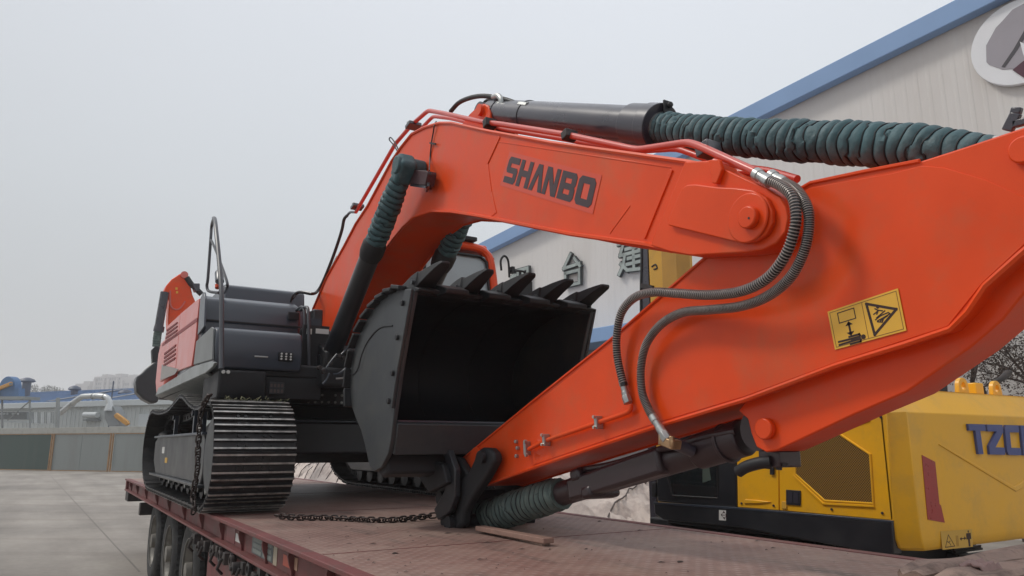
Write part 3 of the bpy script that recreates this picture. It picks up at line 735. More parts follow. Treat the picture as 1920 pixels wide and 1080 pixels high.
part('maroon_print_shape', wdisc([(-.22, -.62), (0, -.50), (.3, -.46), (.32, -.56), (.06, -.92), (-.02, -.9)], .173, .180), BOARDR, t, smooth=0)
part('white_print_patch', wdisc([(0, -.02), (.12, -.16), (.4, -.1), (.42, -.46), (.05, -.5), (.02, -.3)], .173, .179), BOARDW, t, smooth=0)
part('pink_print_stripe', wdisc([(0, -.9), (.08, -.9), (.06, -1.0), (0, -1.0)], .173, .180), BOARDP, t, smooth=0)

# yellow steel column with a dark cable duct (mast of a machine parked behind the boom)
t = thing('yellow_mast', 'square yellow steel mast with a dark cable duct standing behind the boom', 'mast', wp(1240, 700, 9))
def mp_(x, y): return wp(x, y, 9)
a = mp_(1218, 836); b = mp_(1248, 836); c = mp_(1272, 836)
def col(x0, x1, m, d, nm, z0=0, z1=8.2, o=9):
    p, q = wp(x0, 640, o), wp(x1, 640, o); mb = MB()
    mb.extrude([Vector((p.x, p.y, z0)), Vector((q.x, q.y, z0)), Vector((q.x, q.y, z0)) - WN * d, Vector((p.x, p.y, z0)) - WN * d], (0, 0, z1 - z0)); return part(nm, mb, m, t, bevel=.015)
zm = mp_(1240, 420).z
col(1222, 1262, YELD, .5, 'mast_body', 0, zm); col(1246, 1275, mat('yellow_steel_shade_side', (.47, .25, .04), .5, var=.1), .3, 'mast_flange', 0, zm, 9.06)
col(1206, 1220, CYL, .12, 'cable_duct', 0, zm)
part('cable', MB().tube(smooth_path([mp_(1203, 440), mp_(1203, 500), mp_(1202, 540), mp_(1202, 640)], 4), .02, 6), RUBBER, t)
part('clamp', MB().bar(mp_(1204, 536), mp_(1226, 540), .08, .06), RUSTD, t)
part('hook', MB().tube(smooth_path([mp_(1222, 500), mp_(1229, 496), mp_(1232, 503), mp_(1226, 505)], 4), .012, 6), RUSTD, t)

# tree in front of the warehouse
TB = EYE + ray(1905, 836) * (14.5 / ray(1905, 836).dot(_f)); TB.z = 0
tree = thing('bare_tree', 'bare brown tree with dry leaves standing behind the yellow machine', 'tree', TB)
rb = random.Random(21); segs = []; tips = []
def grow(p, d, L, r, lv):
    k = 4; pts = [p]; q = p
    for i in range(k):
        d = (d + Vector((rb.uniform(-1, 1), rb.uniform(-1, 1), rb.uniform(-.5, .8))) * .16).normalized(); q = q + d * L / k; pts.append(q)
        if lv >= 2 and rb.random() < .6: tips.append(q)
    segs.append((pts, [r * (1 - .45 * i / k) for i in range(k + 1)]))
    if lv >= 5: tips.append(q); return
    for i in range(3):
        ax = Vector((rb.uniform(-1, 1), rb.uniform(-1, 1), rb.uniform(-.5, .55))).normalized()
        grow(pts[-1] if i < 2 else pts[2], (d * .75 + ax * .75).normalized(), L * rb.uniform(.62, .82), r * .56, lv + 1)
grow(TB, Vector((0, 0, 1)), 1.7, .11, 0)
tk = MB(); br = MB()
for i, (pts, rr_) in enumerate(segs): (tk if i == 0 else br).tube(pts, rr_, 5 if rr_[0] < .03 else 8, caps=False)
part('trunk', tk, BARK, tree); bo = part('branches', br, BARK, tree)
lf = MB()
for q in tips:
    for k in range(11):
        c = q + Vector((rb.gauss(0, 1), rb.gauss(0, 1), rb.gauss(0, 1))) * .17
        u = Vector((rb.uniform(-1, 1), rb.uniform(-1, 1), rb.uniform(-1, .4))).normalized() * rb.uniform(.012, .034); w = u.cross(Vector((rb.random() - .5, rb.random(), rb.random() - .5))).normalized() * .013
        lf.add([c - u, c + w, c + u, c - w], [(0, 1, 2, 3)])
part('crown', lf, LEAF, tree, smooth=0, kind='stuff')
# ================================================================== TRAILER
DZ = 1.20; TX0, TX1 = 1.17, 3.70; TY0, TY1 = -3.5, 14.4
trailer = thing('flatbed_trailer', 'rust red low flatbed trailer with a chequered steel deck under the excavator', 'trailer', (2.4, 5, 0))
part('deck_plate', MB().box(TX0 + .075, TX1 - .075, TY0, TY1, DZ - .02, DZ), M_DECK, trailer, smooth=0)
for x0, x1 in ((TX0 - .005, TX0 + .073), (TX1 - .073, TX1 + .005)):
    part('edge_strip', MB().box(x0, x1, TY0, TY1, DZ - .022, DZ + .004), RUST, trailer, bevel=.004)
for y in (-1.2, 1.35, 3.9, 6.4, 8.9, 11.4):
    part('deck_weld_seam', MB().box(TX0 + .08, TX1 - .08, y, y + .007, DZ, DZ + .002), RUST, trailer, smooth=0)
for side, x in ((-1, TX0), (1, TX1)):
    xi = x - side * .06
    part('side_beam', MB().box(min(xi, xi - side * .02), max(xi, xi - side * .02), TY0, TY1, DZ - .165, DZ - .024), RUST, trailer)
    part('lower_flange', MB().box(min(x, x - side * .09), max(x, x - side * .09), TY0, TY1, DZ - .185, DZ - .167), RUST, trailer, bevel=.003)
    part('inner_panel', MB().box(min(x - side * .075, x - side * .10), max(x - side * .075, x - side * .10), TY0, 6.95, .30, DZ - .19), RUST, trailer)
    part('chassis_rail', MB().box(min(x - side * .62, x - side * .78), max(x - side * .62, x - side * .78), TY0, TY1, .72, DZ - .19), RUSTD, trailer)
part('rear_beam', MB().box(TX0 + .02, TX1 - .02, TY1, TY1 + .12, DZ - .2, DZ - .005), RUST, trailer, bevel=.008)
rt = random.Random(3)
gus = None
for y in [2.2, 2.95, 3.65, 4.33, 4.92, 5.6, 6.3, 7.2, 8.2, 9.3, 10.4, 11.6, 12.8, 13.8]:
    if gus is None:
        pr = [(-.0, .0), (.03, .0), (.04, -.03), (.03, -.075), (.016, -.11), (.012, -.145), (-.012, -.145), (-.012, 0)]
        gus = part('gusset', MB().extrude([(TX0 + .058 - a, y, DZ - .022 + b) for a, b in pr], (0, .018, 0)), RUST, trailer, bevel=.003)
    else:
        w = WORLD['gusset'].copy(); w.y = y; again(gus, w, trailer)
# securing gear hung below the flange: rollers, hooks, ratchets
gear = []
for i in range(34):
    y = 2.3 + i * .15 + rt.uniform(-.04, .04); z = DZ - .245 + rt.uniform(-.025, .01); x = TX0 + rt.uniform(-.01, .03)
    k = i % 3; mb = MB()
    if k == 0: mb.cyl((x - .03, y, z), (x + .05, y, z), .042, 12); mb.cyl((x - .045, y, z), (x + .06, y, z), .016, 8)
    elif k == 1: mb.ring((x - .012, y, z), (x + .012, y, z), .045, .026, 12); mb.box(x - .01, x + .01, y - .012, y + .012, z + .03, DZ - .185)
    else: mb.box(x - .03, x + .04, y - .04, y + .03, z - .02, z + .06); mb.tube([(x - .04, y, z + .02), (x - .06, y + .03, z - .05), (x - .02, y + .05, z - .09)], .012, 6)
    part('lashing_ratchet', mb, RUSTD, trailer, bevel=.003)
part('winch_bar', MB().cyl((TX0 + .09, 1.2, DZ - .235), (TX0 + .09, 8.0, DZ - .235), .022, 10), RUSTD, trailer)
# stickers and reflectors on the beam face
def beam_quad(name, x0, x1, y0, y1, m, x=TX0 + .058):
    c = [onX(x0, 0, x).y, onX(x1, 0, x).y]
    ya, yb = onX(x0, 1020, x).y, onX(x1, 1020, x).y
    part(name, MB().box(x - .0015, x + .001, min(ya, yb), max(ya, yb), DZ - y1, DZ - y0), m, trailer, smooth=0)
beam_quad('white_sticker', 441, 453, .075, .13, DECW)
beam_quad('red_reflector', 424, 440, .03, .155, mat('dull_red_reflector', (.16, .03, .035), .4))
beam_quad('red_reflector', 533, 546, .07, .13, mat('orange_red_reflector', (.45, .07, .035), .4))
beam_quad('white_sticker', 547, 560, .06, .125, mat('pale_peach_reflector', (.42, .26, .18), .5))
PLT = mat('grey_blue_plate', (.10, .12, .125), .5, var=.2, nscale=9); PRT = mat('plate_print', (.20, .225, .21), .6, var=.2, nscale=20)
beam_quad('data_plate', 473, 513, .035, .150, PLT)
for i in range(6):
    beam_quad('plate_print_line', 475 + (i % 2) * 19, 491 + (i % 2) * 19, .045 + (i // 2) * .036, .07 + (i // 2) * .036, PRT, TX0 + .0555)
beam_quad('white_sticker', 514, 521, .03, .155, mat('cream_sticker', (.40, .35, .26), .5))
part('tail_light_box', MB().box(TX0 + .02, TX0 + .4, 13.9, 14.35, DZ - .34, DZ - .19), RUSTD, trailer, bevel=.01)
part('tail_light_box', MB().box(TX0 + .06, TX0 + .5, 12.35, 12.5, .76, .93), RUSTD, trailer, bevel=.01)
part('light_bracket', MB().box(TX0 + .3, TX0 + .36, 12.38, 12.44, .9, DZ - .19), RUSTD, trailer)
# wheels
wx = TX0 + .14; wheels = []
def wheel_meshes():
    t = MB(); n = 48; R_ = .52
    prof = [(0, .30), (.0, .33), (-.012, .40), (-.005, .47), (.03, .51), (.075, .52), (.08, .505), (.095, .505), (.10, .52), (.16, .52), (.165, .505), (.18, .505), (.185, .52), (.24, .51), (.275, .47), (.28, .40), (.27, .33), (.27, .30)]
    vs = [(x, r * cos(2 * pi * k / n), r * sin(2 * pi * k / n)) for x, r in prof for k in range(n)]; m_ = len(prof)
    t.add(vs, [(a * n + k, a * n + (k + 1) % n, (a + 1) * n + (k + 1) % n, (a + 1) * n + k) for a in range(m_ - 1) for k in range(n)])
    for k in range(n):
        a = 2 * pi * k / n
        t.obox((.05, cos(a) * .514, sin(a) * .514), (.022, 0, 0), (0, -sin(a) * .016, cos(a) * .016), (0, cos(a) * .008, sin(a) * .008))
    r = MB(); pr = [(.0, .31), (-.004, .32), (.015, .30), (.03, .285), (.10, .275), (.13, .22), (.135, .15), (.06, .13), (.05, .09), (-.02, .085), (-.03, .0)]
    n = 36; vs = [(x, q * cos(2 * pi * k / n), q * sin(2 * pi * k / n)) for x, q in pr for k in range(n)]
    r.add(vs, [(a * n + k, a * n + (k + 1) % n, (a + 1) * n + (k + 1) % n, (a + 1) * n + k) for a in range(len(pr) - 1) for k in range(n)])
    for k in range(10):
        a = 2 * pi * k / 10; r.cyl((.145, cos(a) * .185, sin(a) * .185), (.09, cos(a) * .185, sin(a) * .185), .017, 6)
    return t.mesh('tyre', TYRE, 40), r.mesh('rim', RIM, 40)
tm, rm = wheel_meshes()
hub = MB().cyl((-.1, 0, 0), (.1, 0, 0), .07, 12).mesh('hub', RUSTD)
for i, y in enumerate((8.35, 9.8, 11.25)):
    ax = part('axle', MB().cyl((TX0 + .3, y, .52), (TX1 - .3, y, .52), .07, 12), RUSTD, trailer)
    for x, flip in ((wx, 0), (wx + .32, 0), (TX1 - .14, 1), (TX1 - .46, 1)):
        w = link('wheel', hub, (x + (.1 if not flip else -.1), y, .52), trailer)
        rz = pi if flip else 0
        a = link('tyre', tm, (x, y, .52), w); a.rotation_euler = (rt.uniform(0, 6), 0, rz)
        b = link('rim', rm, (x, y, .52), w); b.rotation_euler = (rt.uniform(0, 6), 0, rz)
    part('leaf_spring', MB().bar((TX0 + .72, y - .55, .78), (TX0 + .72, y + .55, .78), .1, .09), RUSTD, trailer)

# loose flakes and crumbs on the deck
fl = MB(); rf = random.Random(8)
spots = [(520, 1006), (650, 988), (690, 1002), (700, 1020), (655, 1020), (770, 1005), (775, 1015), (840, 1000), (860, 1003), (914, 1018), (742, 1038), (1010, 975), (1125, 978), (1200, 995), (1450, 1028), (1420, 1015), (1275, 1054), (1240, 1055), (1100, 1030), (980, 1030), (1350, 1000), (900, 1050)]
for px, y in spots + [(rf.uniform(560, 1600), rf.uniform(985, 1078)) for _ in range(60)]:
    p = onZ(px, y, DZ); s = rf.uniform(.003, .013) if (px, y) not in spots else rf.uniform(.014, .036)
    if not (TX0 + .1 < p.x < TX1 - .1): continue
    a = rf.uniform(-.5, .5); u = Vector((cos(a), sin(a), 0)) * s; v = Vector((-sin(a), cos(a), 0)) * s * rf.uniform(.25, .6)
    fl.add([p + Vector((0, 0, .002)) - u, p + Vector((0, 0, .005)) - v, p + Vector((0, 0, .002)) + u * rf.uniform(.4, 1.4), p + Vector((0, 0, .004)) + v, p + Vector((0, 0, .007)) + v * .3],
           [(0, 1, 4), (1, 2, 4), (2, 3, 4), (3, 0, 4)])
solo('deck_debris', fl, mat('dark_flakes', (.035, .022, .018), .8, var=.3), 'scattered dark bark flakes and crumbs lying on the trailer deck', 'debris', kind='stuff', smooth=0)

# plank under the bucket linkage
pk = thing('wood_strip', 'thin pale wooden strip lying on the deck beside the green sleeve', 'plank', onZ(960, 1005, DZ))
a, b = onZ(900, 990, DZ + .03), onZ(1029, 1014, DZ + .03)
part('strip', MB().bar(a, b, .07, .028), WOODL, pk, bevel=.003)
a2, b2 = onZ(905, 994, DZ + .008), onZ(1024, 1021, DZ + .008)
part('strip', MB().bar(a2, b2, .05, .014), WOOD, pk, bevel=.002)

# timbers at the lower right
def timber(nm, a, b, w, h, lab, seed):
    a, b = Vector(a), Vector(b); d = (b - a).normalized(); sd = d.cross(Vector((0, 0, 1))); L = (b - a).length; n = 46; m_ = 18; rows = []
    for i in range(n + 1):
        row = []; t = L * i / n
        for k in range(m_):
            an = 2 * pi * k / m_ + pi / m_; cx, cz = cos(an), sin(an); q = max(abs(cx), abs(cz)) ** .82
            x, z = cx / q * w / 2, cz / q * h / 2
            g = noise.noise(Vector((x * 25, z * 25, t * 1.6 + seed))) * .022 + noise.noise(Vector((x * 60, z * 60, t * 3 + seed))) * .009
            e = 0
            if i == 0: e = noise.noise(Vector((x * 18, z * 18, seed))) * .05
            if i < 4: g -= (4 - i) * .006
            row.append(a + d * (t + e) + sd * (x * (1 + g / w * 2)) + Vector((0, 0, z * (1 + g / h * 2) + h / 2)))
        rows.append(row + [row[0]])
    mb = MB().sheet(rows); mb.add(rows[0][:-1], [tuple(range(m_))]); mb.add(rows[-1][:-1], [tuple(range(m_))])
    return solo(nm, mb, WOOD, lab, 'timber', 'weathered timbers on the deck', smooth=50)
T1a, T1b = Vector((2.84, 1.77, DZ)), Vector((4.6, 1.81, DZ))
d = (T1b - T1a).normalized()
timber('timber_baulk', (T1a.x, T1a.y, DZ), (T1b.x, T1b.y, DZ), .15, .10, 'upper weathered split timber in the corner beside the yellow counterweight', 3)
sd = d.cross(Vector((0, 0, 1))) * .19
timber('timber_baulk', (T1a.x + sd.x - .12, T1a.y + sd.y, DZ), (T1b.x + sd.x, T1b.y + sd.y, DZ), .17, .095, 'lower weathered timber nearest the picture corner, under a scrap of cloth', 9)
# cloth scrap draped on the timbers
rows = []
for i in range(15):
    r_ = []
    for j in range(11):
        q = T1a + d * (.13 + .009 * i) + sd * (.62 + .05 * j)
        f = noise.noise(Vector((i * .35, j * .4, 2))) * .02
        r_.append((q.x + f, q.y, DZ + .108 + f + (-.05 * max(0, (j - 8) / 2))))
    rows.append(r_)
so = solo('cloth_scrap', MB().sheet(rows), mat('pinkish_cloth', (.30, .20, .18), .8, var=.15, nscale=12, bump=.3), 'crumpled pinkish cloth scrap lying over the timber ends', 'cloth')
q = so.modifiers.new('thickness', 'SOLIDIFY'); q.thickness = .006

# chain links
def chain(path, nm, lab, link_len=.062, r=.0065, sag=None):
    pts = resample(path, link_len * .66)
    t = thing(nm, lab, 'chain', pts[0])
    mb = MB(); L, w = link_len / 2, link_len * .30; loop = []
    for i in range(25):
        a = 2 * pi * i / 24; loop.append((cos(a) * w + 0, sin(a) * w + (L - w if sin(a) > 0 else -(L - w)), 0))
    mb.tube(loop, r, 6, caps=False); me = mb.mesh('chain_link', CHAIN, 60)
    rr_ = random.Random(4)
    for i in range(len(pts) - 1):
        d_ = (pts[min(i + 1, len(pts) - 1)] - pts[max(0, i - 1)]).normalized()
        o = link('chain_link', me, pts[i], t)
        up = Vector((0, 0, 1)) if abs(d_.z) < .8 else Vector((0, 1, 0))
        s_ = d_.cross(up).normalized(); u_ = s_.cross(d_)
        a = (pi / 2 if i % 2 else 0) + rr_.uniform(-.3, .3) + .5
        s2 = s_ * cos(a) + u_ * sin(a); u2 = s2.cross(d_)
        o.rotation_euler = Matrix((s2, d_, u2)).transposed().to_euler()
    return t
cp = [onZ(522, 967, DZ + .03), onZ(560, 970, DZ + .025), onZ(620, 971, DZ + .02), onZ(680, 974, DZ + .02), onZ(730, 975, DZ + .02), onZ(775, 971, DZ + .025), onZ(800, 968, DZ + .03), onZ(826, 965, DZ + .04)]
chain(smooth_path(cp, 10), 'lashing_chain', 'rusty lashing chain lying across the deck from track to bucket linkage')
XCH = 1.055
cp = [onX(x, y, XCH) for x, y in ((392, 742), (385, 752), (377, 775), (374, 800), (372, 826), (371, 850), (370, 880), (366, 905), (362, 930), (364, 952), (360, 968))]
chain(smooth_path(cp, 10), 'lashing_chain', 'black chain hanging down the outer side of the left track', link_len=.07, r=.0075)

# ================================================================== TARPAULIN HEAP, PANELS
rows = []; rt = random.Random(2)
NX, NY = 80, 170
for j in range(NY + 1):
    y = 7.65 + 17 * j / NY; row = []
    for i in range(NX + 1):
        t = i / NX; x = 5.3 + 4.4 * t
        h = 1.46 * min(1, (t / .16)) ** .6 * min(1, ((1 - t) / .16)) ** .6 * min(1, (j / NY) / .16 + .25) ** .8
        h *= .93 + .07 * sin(y * 2.1) * cos(x)
        p = Vector((x * 1.4, y * 1.4, 0))
        h += ((.5 - abs(noise.noise(p))) * .20 + (.5 - abs(noise.noise(p * 2.3 + Vector((0, 0, 3))))) * .17 + (.5 - abs(noise.noise(p * 5))) * .14 - .22) * min(1, h * 1.5)
        row.append((x, y, max(0, h)))
    rows.append(row)
tarp = thing('tarpaulin_heap', 'long heap covered by a crumpled beige tarpaulin beyond the trailer', 'tarpaulin', (7.5, 15, 0))
part('tarpaulin', MB().sheet(rows), TARP, tarp, smooth=60)
def tz(x, y):
    j = (y - 7.65) / 17 * NY; i = (x - 5.3) / 4.4 * NX; j = max(0, min(NY - 1, int(round(j)))); i = max(0, min(NX - 1, int(round(i))))
    return rows[j][i][2]
for k in range(22):
    y0 = 7.8 + k * .62; pts = []
    for q in range(30):
        t = q / 29; x = 5.45 + 3.8 * t; y = y0 + t * 2.2; pts.append((x, min(y, 24.4), tz(x, min(y, 24.4)) + .025))
    part('rope', MB().tube(pts, .012, 5), STRAP, tarp)
pn = thing('ribbed_panel_stack', 'low stack of pale ribbed metal panels beside the yellow machine', 'panels', (6.6, 6.2, 0))
for k in range(9):
    mb = MB(); z = .06 + k * .085; nn = 26
    r1, r2 = [], []
    for q in range(nn + 1):
        y = 5.9 + 1.7 * q / nn; zz = z + (.028 if q % 2 else 0)
        r1.append((6.05 + .02 * (k % 2), y + .015 * (k % 3), zz)); r2.append((7.4, y, zz))
    mb.sheet([r1, r2]); mb.sheet([[(a, b, c - .02) for a, b, c in r1], [(a, b, c - .02) for a, b, c in r2]])
    part('ribbed_panel', mb, ALU, pn, smooth=0)
# ================================================================== THE ORANGE EXCAVATOR
XC = 2.67; XB, XB2 = 2.42, 2.87; XS, XS2 = 2.50, 2.84; BX0, BX1 = 2.565, 2.745
ex = thing('orange_excavator', 'large orange excavator with folded boom, black bucket and crawler tracks on the trailer', 'excavator', (XC, 8.8, DZ))
def rz(x, y, dy, X): return abs(onX(x, y - dy, X).z - onX(x, y + dy, X).z) / 2
def YZ(x, y, X): p = onX(x, y, X); return p.y, p.z
def disc(nm, x, y, rpx, x0, x1, m, parent, bevel=.006, n=40, label=None):
    Y, Z = YZ(x, y, x0); r = rz(x, y, rpx, x0)
    return part(nm, MB().cyl((x0, Y, Z), (x1, Y, Z), r, n), m, parent, bevel=bevel)
def outline_rim(mb, yz, x, r, n=6):
    pts = [Vector((x, a, b)) for a, b in yz]; mb.tube(pts + [pts[0]], r, n, caps=False); return mb

# ---------------- crawler tracks
LOOP = [(6.30, 1.42), (6.245, 1.62), (6.29, 1.86), (6.42, 2.03), (6.62, 2.11), (6.85, 2.115), (7.3, 2.10), (7.75, 2.16), (8.1, 2.235), (8.36, 2.262), (8.65, 2.23), (9.2, 2.16), (9.8, 2.15), (10.35, 2.17), (10.75, 2.20),
        (11.05, 2.15), (11.32, 1.99), (11.44, 1.76), (11.36, 1.52), (11.15, 1.36), (10.85, 1.265), (10.5, 1.207), (9.5, 1.203), (8.5, 1.203), (7.5, 1.203), (6.75, 1.207), (6.48, 1.27)]
lp = smooth_path([Vector((0, a, b)) for a, b in LOOP + LOOP[:1]], 10)
tot = sum((b - a).length for a, b in zip(lp, lp[1:])); NS = 60
stat = resample(lp, tot / NS)[:NS]
def shoe_mesh():
    mb = MB(); L = tot / NS; W = .32
    mb.cur = 0; mb.box(-W, W, -L * .5 + .004, L * .5 - .006, -.014, 0)
    mb.box(-W, W, L * .5 - .012, L * .5 + .012, -.022, -.012)
    for k, y in enumerate((-L * .36, 0.0, L * .36)):
        h = .030 if k != 1 else .026
        mb.cur = 0; mb.add([(x, y + a, z) for x in (-W, W) for a, z in ((-.012, 0), (.012, 0), (.007, h - .006), (-.007, h - .006))],
                           [(0, 1, 2, 3), (7, 6, 5, 4), (1, 5, 6, 2), (3, 7, 4, 0), (0, 4, 5, 1)])
        mb.cur = 1; mb.box(-W, W, y - .007, y + .007, h - .0058, h)
    mb.cur = 0
    for x in (-.13, -.07, .07, .13):
        for y in (-L * .2, L * .2): mb.cyl((x, y, 0), (x, y, .014), .014, 6)
    for x in (-.07, .07):                       # chain links inside
        mb.box(x - .02, x + .02, -L * .55, L * .55, -.10, -.0145)
    mb.box(-.10, .10, -.018, .018, -.085, -.05)
    return mb.mesh('track_shoe', [TRACK, WORN], 30)
SH = shoe_mesh()
def track(xc, side):
    fr = MB()
    x0, x1 = xc - .17, xc + .17; xo = x0 - .06 if side < 0 else x1 + .06
    fr.prismX([(7.22, 1.50), (7.3, 1.40), (10.6, 1.40), (10.9, 1.55), (10.9, 1.80), (10.5, 1.86), (7.3, 1.86), (7.22, 1.80)], x0 - .06, x1 + .06)
    tf = part('crawler_frame', fr, BLACK, ex, bevel=.015)
    s = side
    part('guard_flange', MB().box(min(xo, xo + s * .06), max(xo, xo + s * .06), 7.05, 10.7, 1.385, 1.41), BLACK, tf, bevel=.004)
    part('guard_flange', MB().box(min(xo, xo + s * .05), max(xo, xo + s * .05), 7.1, 10.6, 1.835, 1.86), GREYP, tf, bevel=.004)
    part('idler', MB().tube([(xc - .14, 6.72, 1.66), (xc - .11, 6.72, 1.66), (xc - .10, 6.72, 1.66), (xc + .10, 6.72, 1.66), (xc + .11, 6.72, 1.66), (xc + .14, 6.72, 1.66)], [.30, .34, .36, .36, .34, .30], 32), BLACK, tf, bevel=.006)
    part('idler_plate', MB().cyl((xc + s * .15, 6.78, 1.66), (xc + s * .25, 6.78, 1.66), .32, 36), BUCKETO, tf, bevel=.01)
    part('idler_yoke', MB().box(min(xc + s * .15, xc + s * .2), max(xc + s * .15, xc + s * .2), 6.85, 7.4, 1.56, 1.75), BLACK, tf, bevel=.01)
    sp = MB(); n = 22
    for i in range(n * 2):
        pass
    pts = []
    for i in range(n):
        for da, r in ((0, .33), (.08, .37), (.16, .37), (.24, .33)): pts.append((10.93 + r * cos(2 * pi * i / n + da), 1.70 + r * sin(2 * pi * i / n + da)))
    sp.prismX(pts, xc - .03, xc + .03); part('sprocket', sp, TRACK, tf)
    part('final_drive', MB().tube([(xc - s * .16, 10.93, 1.7), (xc + s * .12, 10.93, 1.7), (xc + s * .19, 10.93, 1.7), (xc + s * .20, 10.93, 1.7)], [.25, .25, .20, .12], 28), BLACKM, tf)
    rl = None
    for i in range(9):
        y = 7.28 + i * .40
        if rl is None: rl = part('track_roller', MB().tube([(xc - .15, y, 1.36), (xc - .09, y, 1.36), (xc - .085, y, 1.36), (xc + .085, y, 1.36), (xc + .09, y, 1.36), (xc + .15, y, 1.36)], [.105, .105, .085, .085, .105, .105], 20), TRACK, tf); r0_ = WORLD[rl.name].copy()
        else: again(rl, (r0_.x, y, r0_.z), tf)
    for i in range(9):
        y = 7.28 + i * .40
        part('roller_cap', MB().cyl((xc + s * .15, y, 1.36), (xc + s * .185, y, 1.36), .045, 10), ZINC if i % 3 == 0 else TRACK, tf)
    for y in (7.85, 8.36, 9.75):
        part('carrier_roller', MB().cyl((xc - .12, y, 2.06 if y != 8.36 else 2.09), (xc + .12, y, 2.06 if y != 8.36 else 2.09), .075, 20), BLACKM, tf)
        part('roller_post', MB().box(xc + s * .15 - .02, xc + s * .15 + .02, y - .03, y + .03, 1.86, 2.09), GREYP, tf, bevel=.004)
        part('roller_post_foot', MB().cyl((xc + s * .13, y, 2.07), (xc + s * .19, y, 2.07), .028, 10), GREYP, tf)
    for i, p in enumerate(stat):
        q = stat[(i + 1) % NS]; o_ = stat[i - 1]; d_ = (q - o_).normalized(); nrm = Vector((0, d_.z, -d_.y))      # outwards for this winding
        ctr = Vector((0, 8.8, 1.7))
        if nrm.dot(p - ctr) < 0 and abs(p.y - 8.8) > 2.0 or (abs(p.y - 8.8) <= 2.0 and nrm.z * (p.z - 1.7) < 0): nrm = -nrm
        xx = d_.cross(nrm); o = link('track_shoe', SH, (xc, p.y, p.z - 0), tf)
        # the path runs at the outer tips, so the plate sits inwards
        o.location -= Vector((0, nrm.y, nrm.z)) * .03
        o.rotation_euler = Matrix((xx, d_, nrm)).transposed().to_euler()
    return tf
tl = track(1.42, -1)
track(3.98, 1)
for px, y0, y1, m in ((305, 838, 850, DECW), (310, 858, 868, DECY)):
    a = onX(px, y0, 1.188); b = onX(px + 3, y1, 1.188)
    part('frame_sticker', MB().box(1.1865, 1.189, b.y, a.y + .01, b.z, a.z), m, ex, smooth=0)
# mud crumbs and dry grass on the shoes
rg = random.Random(6); mb = MB()
for i in range(150):
    y = rg.uniform(6.6, 7.5); x = rg.uniform(1.2, 1.74); z = 2.115 + rg.uniform(0, .02); a = rg.uniform(0, pi); L = rg.uniform(.01, .05)
    mb.bar((x, y, z), (x + cos(a) * L, y + sin(a) * L, z + rg.uniform(-.005, .03)), rg.uniform(.003, .012), .004)
part('mud_and_grass', mb, mat('dry_grass', (.13, .13, .07), .9, var=.4, nscale=30), ex, smooth=0, kind='stuff')

# ---------------- undercarriage centre
part('carbody', MB().prismX([(7.75, 1.66), (7.75, 1.98), (8.1, 2.04), (9.5, 2.04), (9.85, 1.98), (9.85, 1.66), (9.4, 1.56), (8.2, 1.56)], 1.62, 3.78), BLACK, ex, bevel=.02)
part('carbody_flange', MB().box(1.66, 3.74, 7.70, 7.80, 1.98, 2.0), GREYP, ex, bevel=.004)
part('carbody_sticker', MB().box(1.93, 1.96, 7.746, 7.749, 1.79, 1.86), DECW, ex, smooth=0)
part('turntable_pedestal', MB().tube([(XC, 8.8, 2.0), (XC, 8.8, 2.16)], [.86, .80], 64), BLACKM, ex)
sr = part('slewing_ring', MB().cyl((XC, 8.8, 2.165), (XC, 8.8, 2.33), .84, 64), BLACK, ex, bevel=.01)
for z in (2.20, 2.275):
    for k in range(38):
        a = 2 * pi * k / 76 + pi
        if z > 2.25 and k % 3 == 2: continue
        c = Vector((XC + .84 * cos(a), 8.8 + .84 * sin(a), z)); n_ = Vector((cos(a), sin(a), 0))
        part('ring_bolt', MB().cyl(c - n_ * .005, c + n_ * .018, .014, 6), ZINC, sr)

# ---------------- upper body
body = part('upper_platform', MB().prismX([(7.0, 2.36), (7.0, 2.48), (7.3, 2.50), (11.1, 2.50), (11.5, 2.46), (11.4, 2.36)], 1.22, 4.2), BLACKM, ex, bevel=.02)
sk = MB(); XH = 1.15
o1 = XS_ = [YZ(*p, XH) for p in ((297, 727), (362, 687), (397, 677), (402, 680), (398, 688), (384, 700), (291, 742))]
part('side_skirt', MB().prismX(o1, XH, XH + .03), SILV, ex, bevel=.006)
o2 = [(onX(*p, XH).y, onX(*p, XH).z) for p in ((384, 701), (291, 743))]
part('skirt_underside', MB().add([(XH + .01, o2[0][0], o2[0][1]), (XH + .01, o2[1][0], o2[1][1]), (XH + .34, o2[1][0] - .1, o2[1][1] - .10), (XH + .34, o2[0][0] + .1, o2[0][1] - .12),
                                   (XH + .02, o2[0][0], o2[0][1] + .02), (XH + .02, o2[1][0], o2[1][1] + .02), (XH + .34, o2[1][0] - .1, o2[1][1] - .07), (XH + .34, o2[0][0] + .1, o2[0][1] - .09)],
                                  [(0, 1, 2, 3), (4, 5, 6, 7), (0, 1, 5, 4), (1, 2, 6, 5), (2, 3, 7, 6), (3, 0, 4, 7)]), SILV, ex)
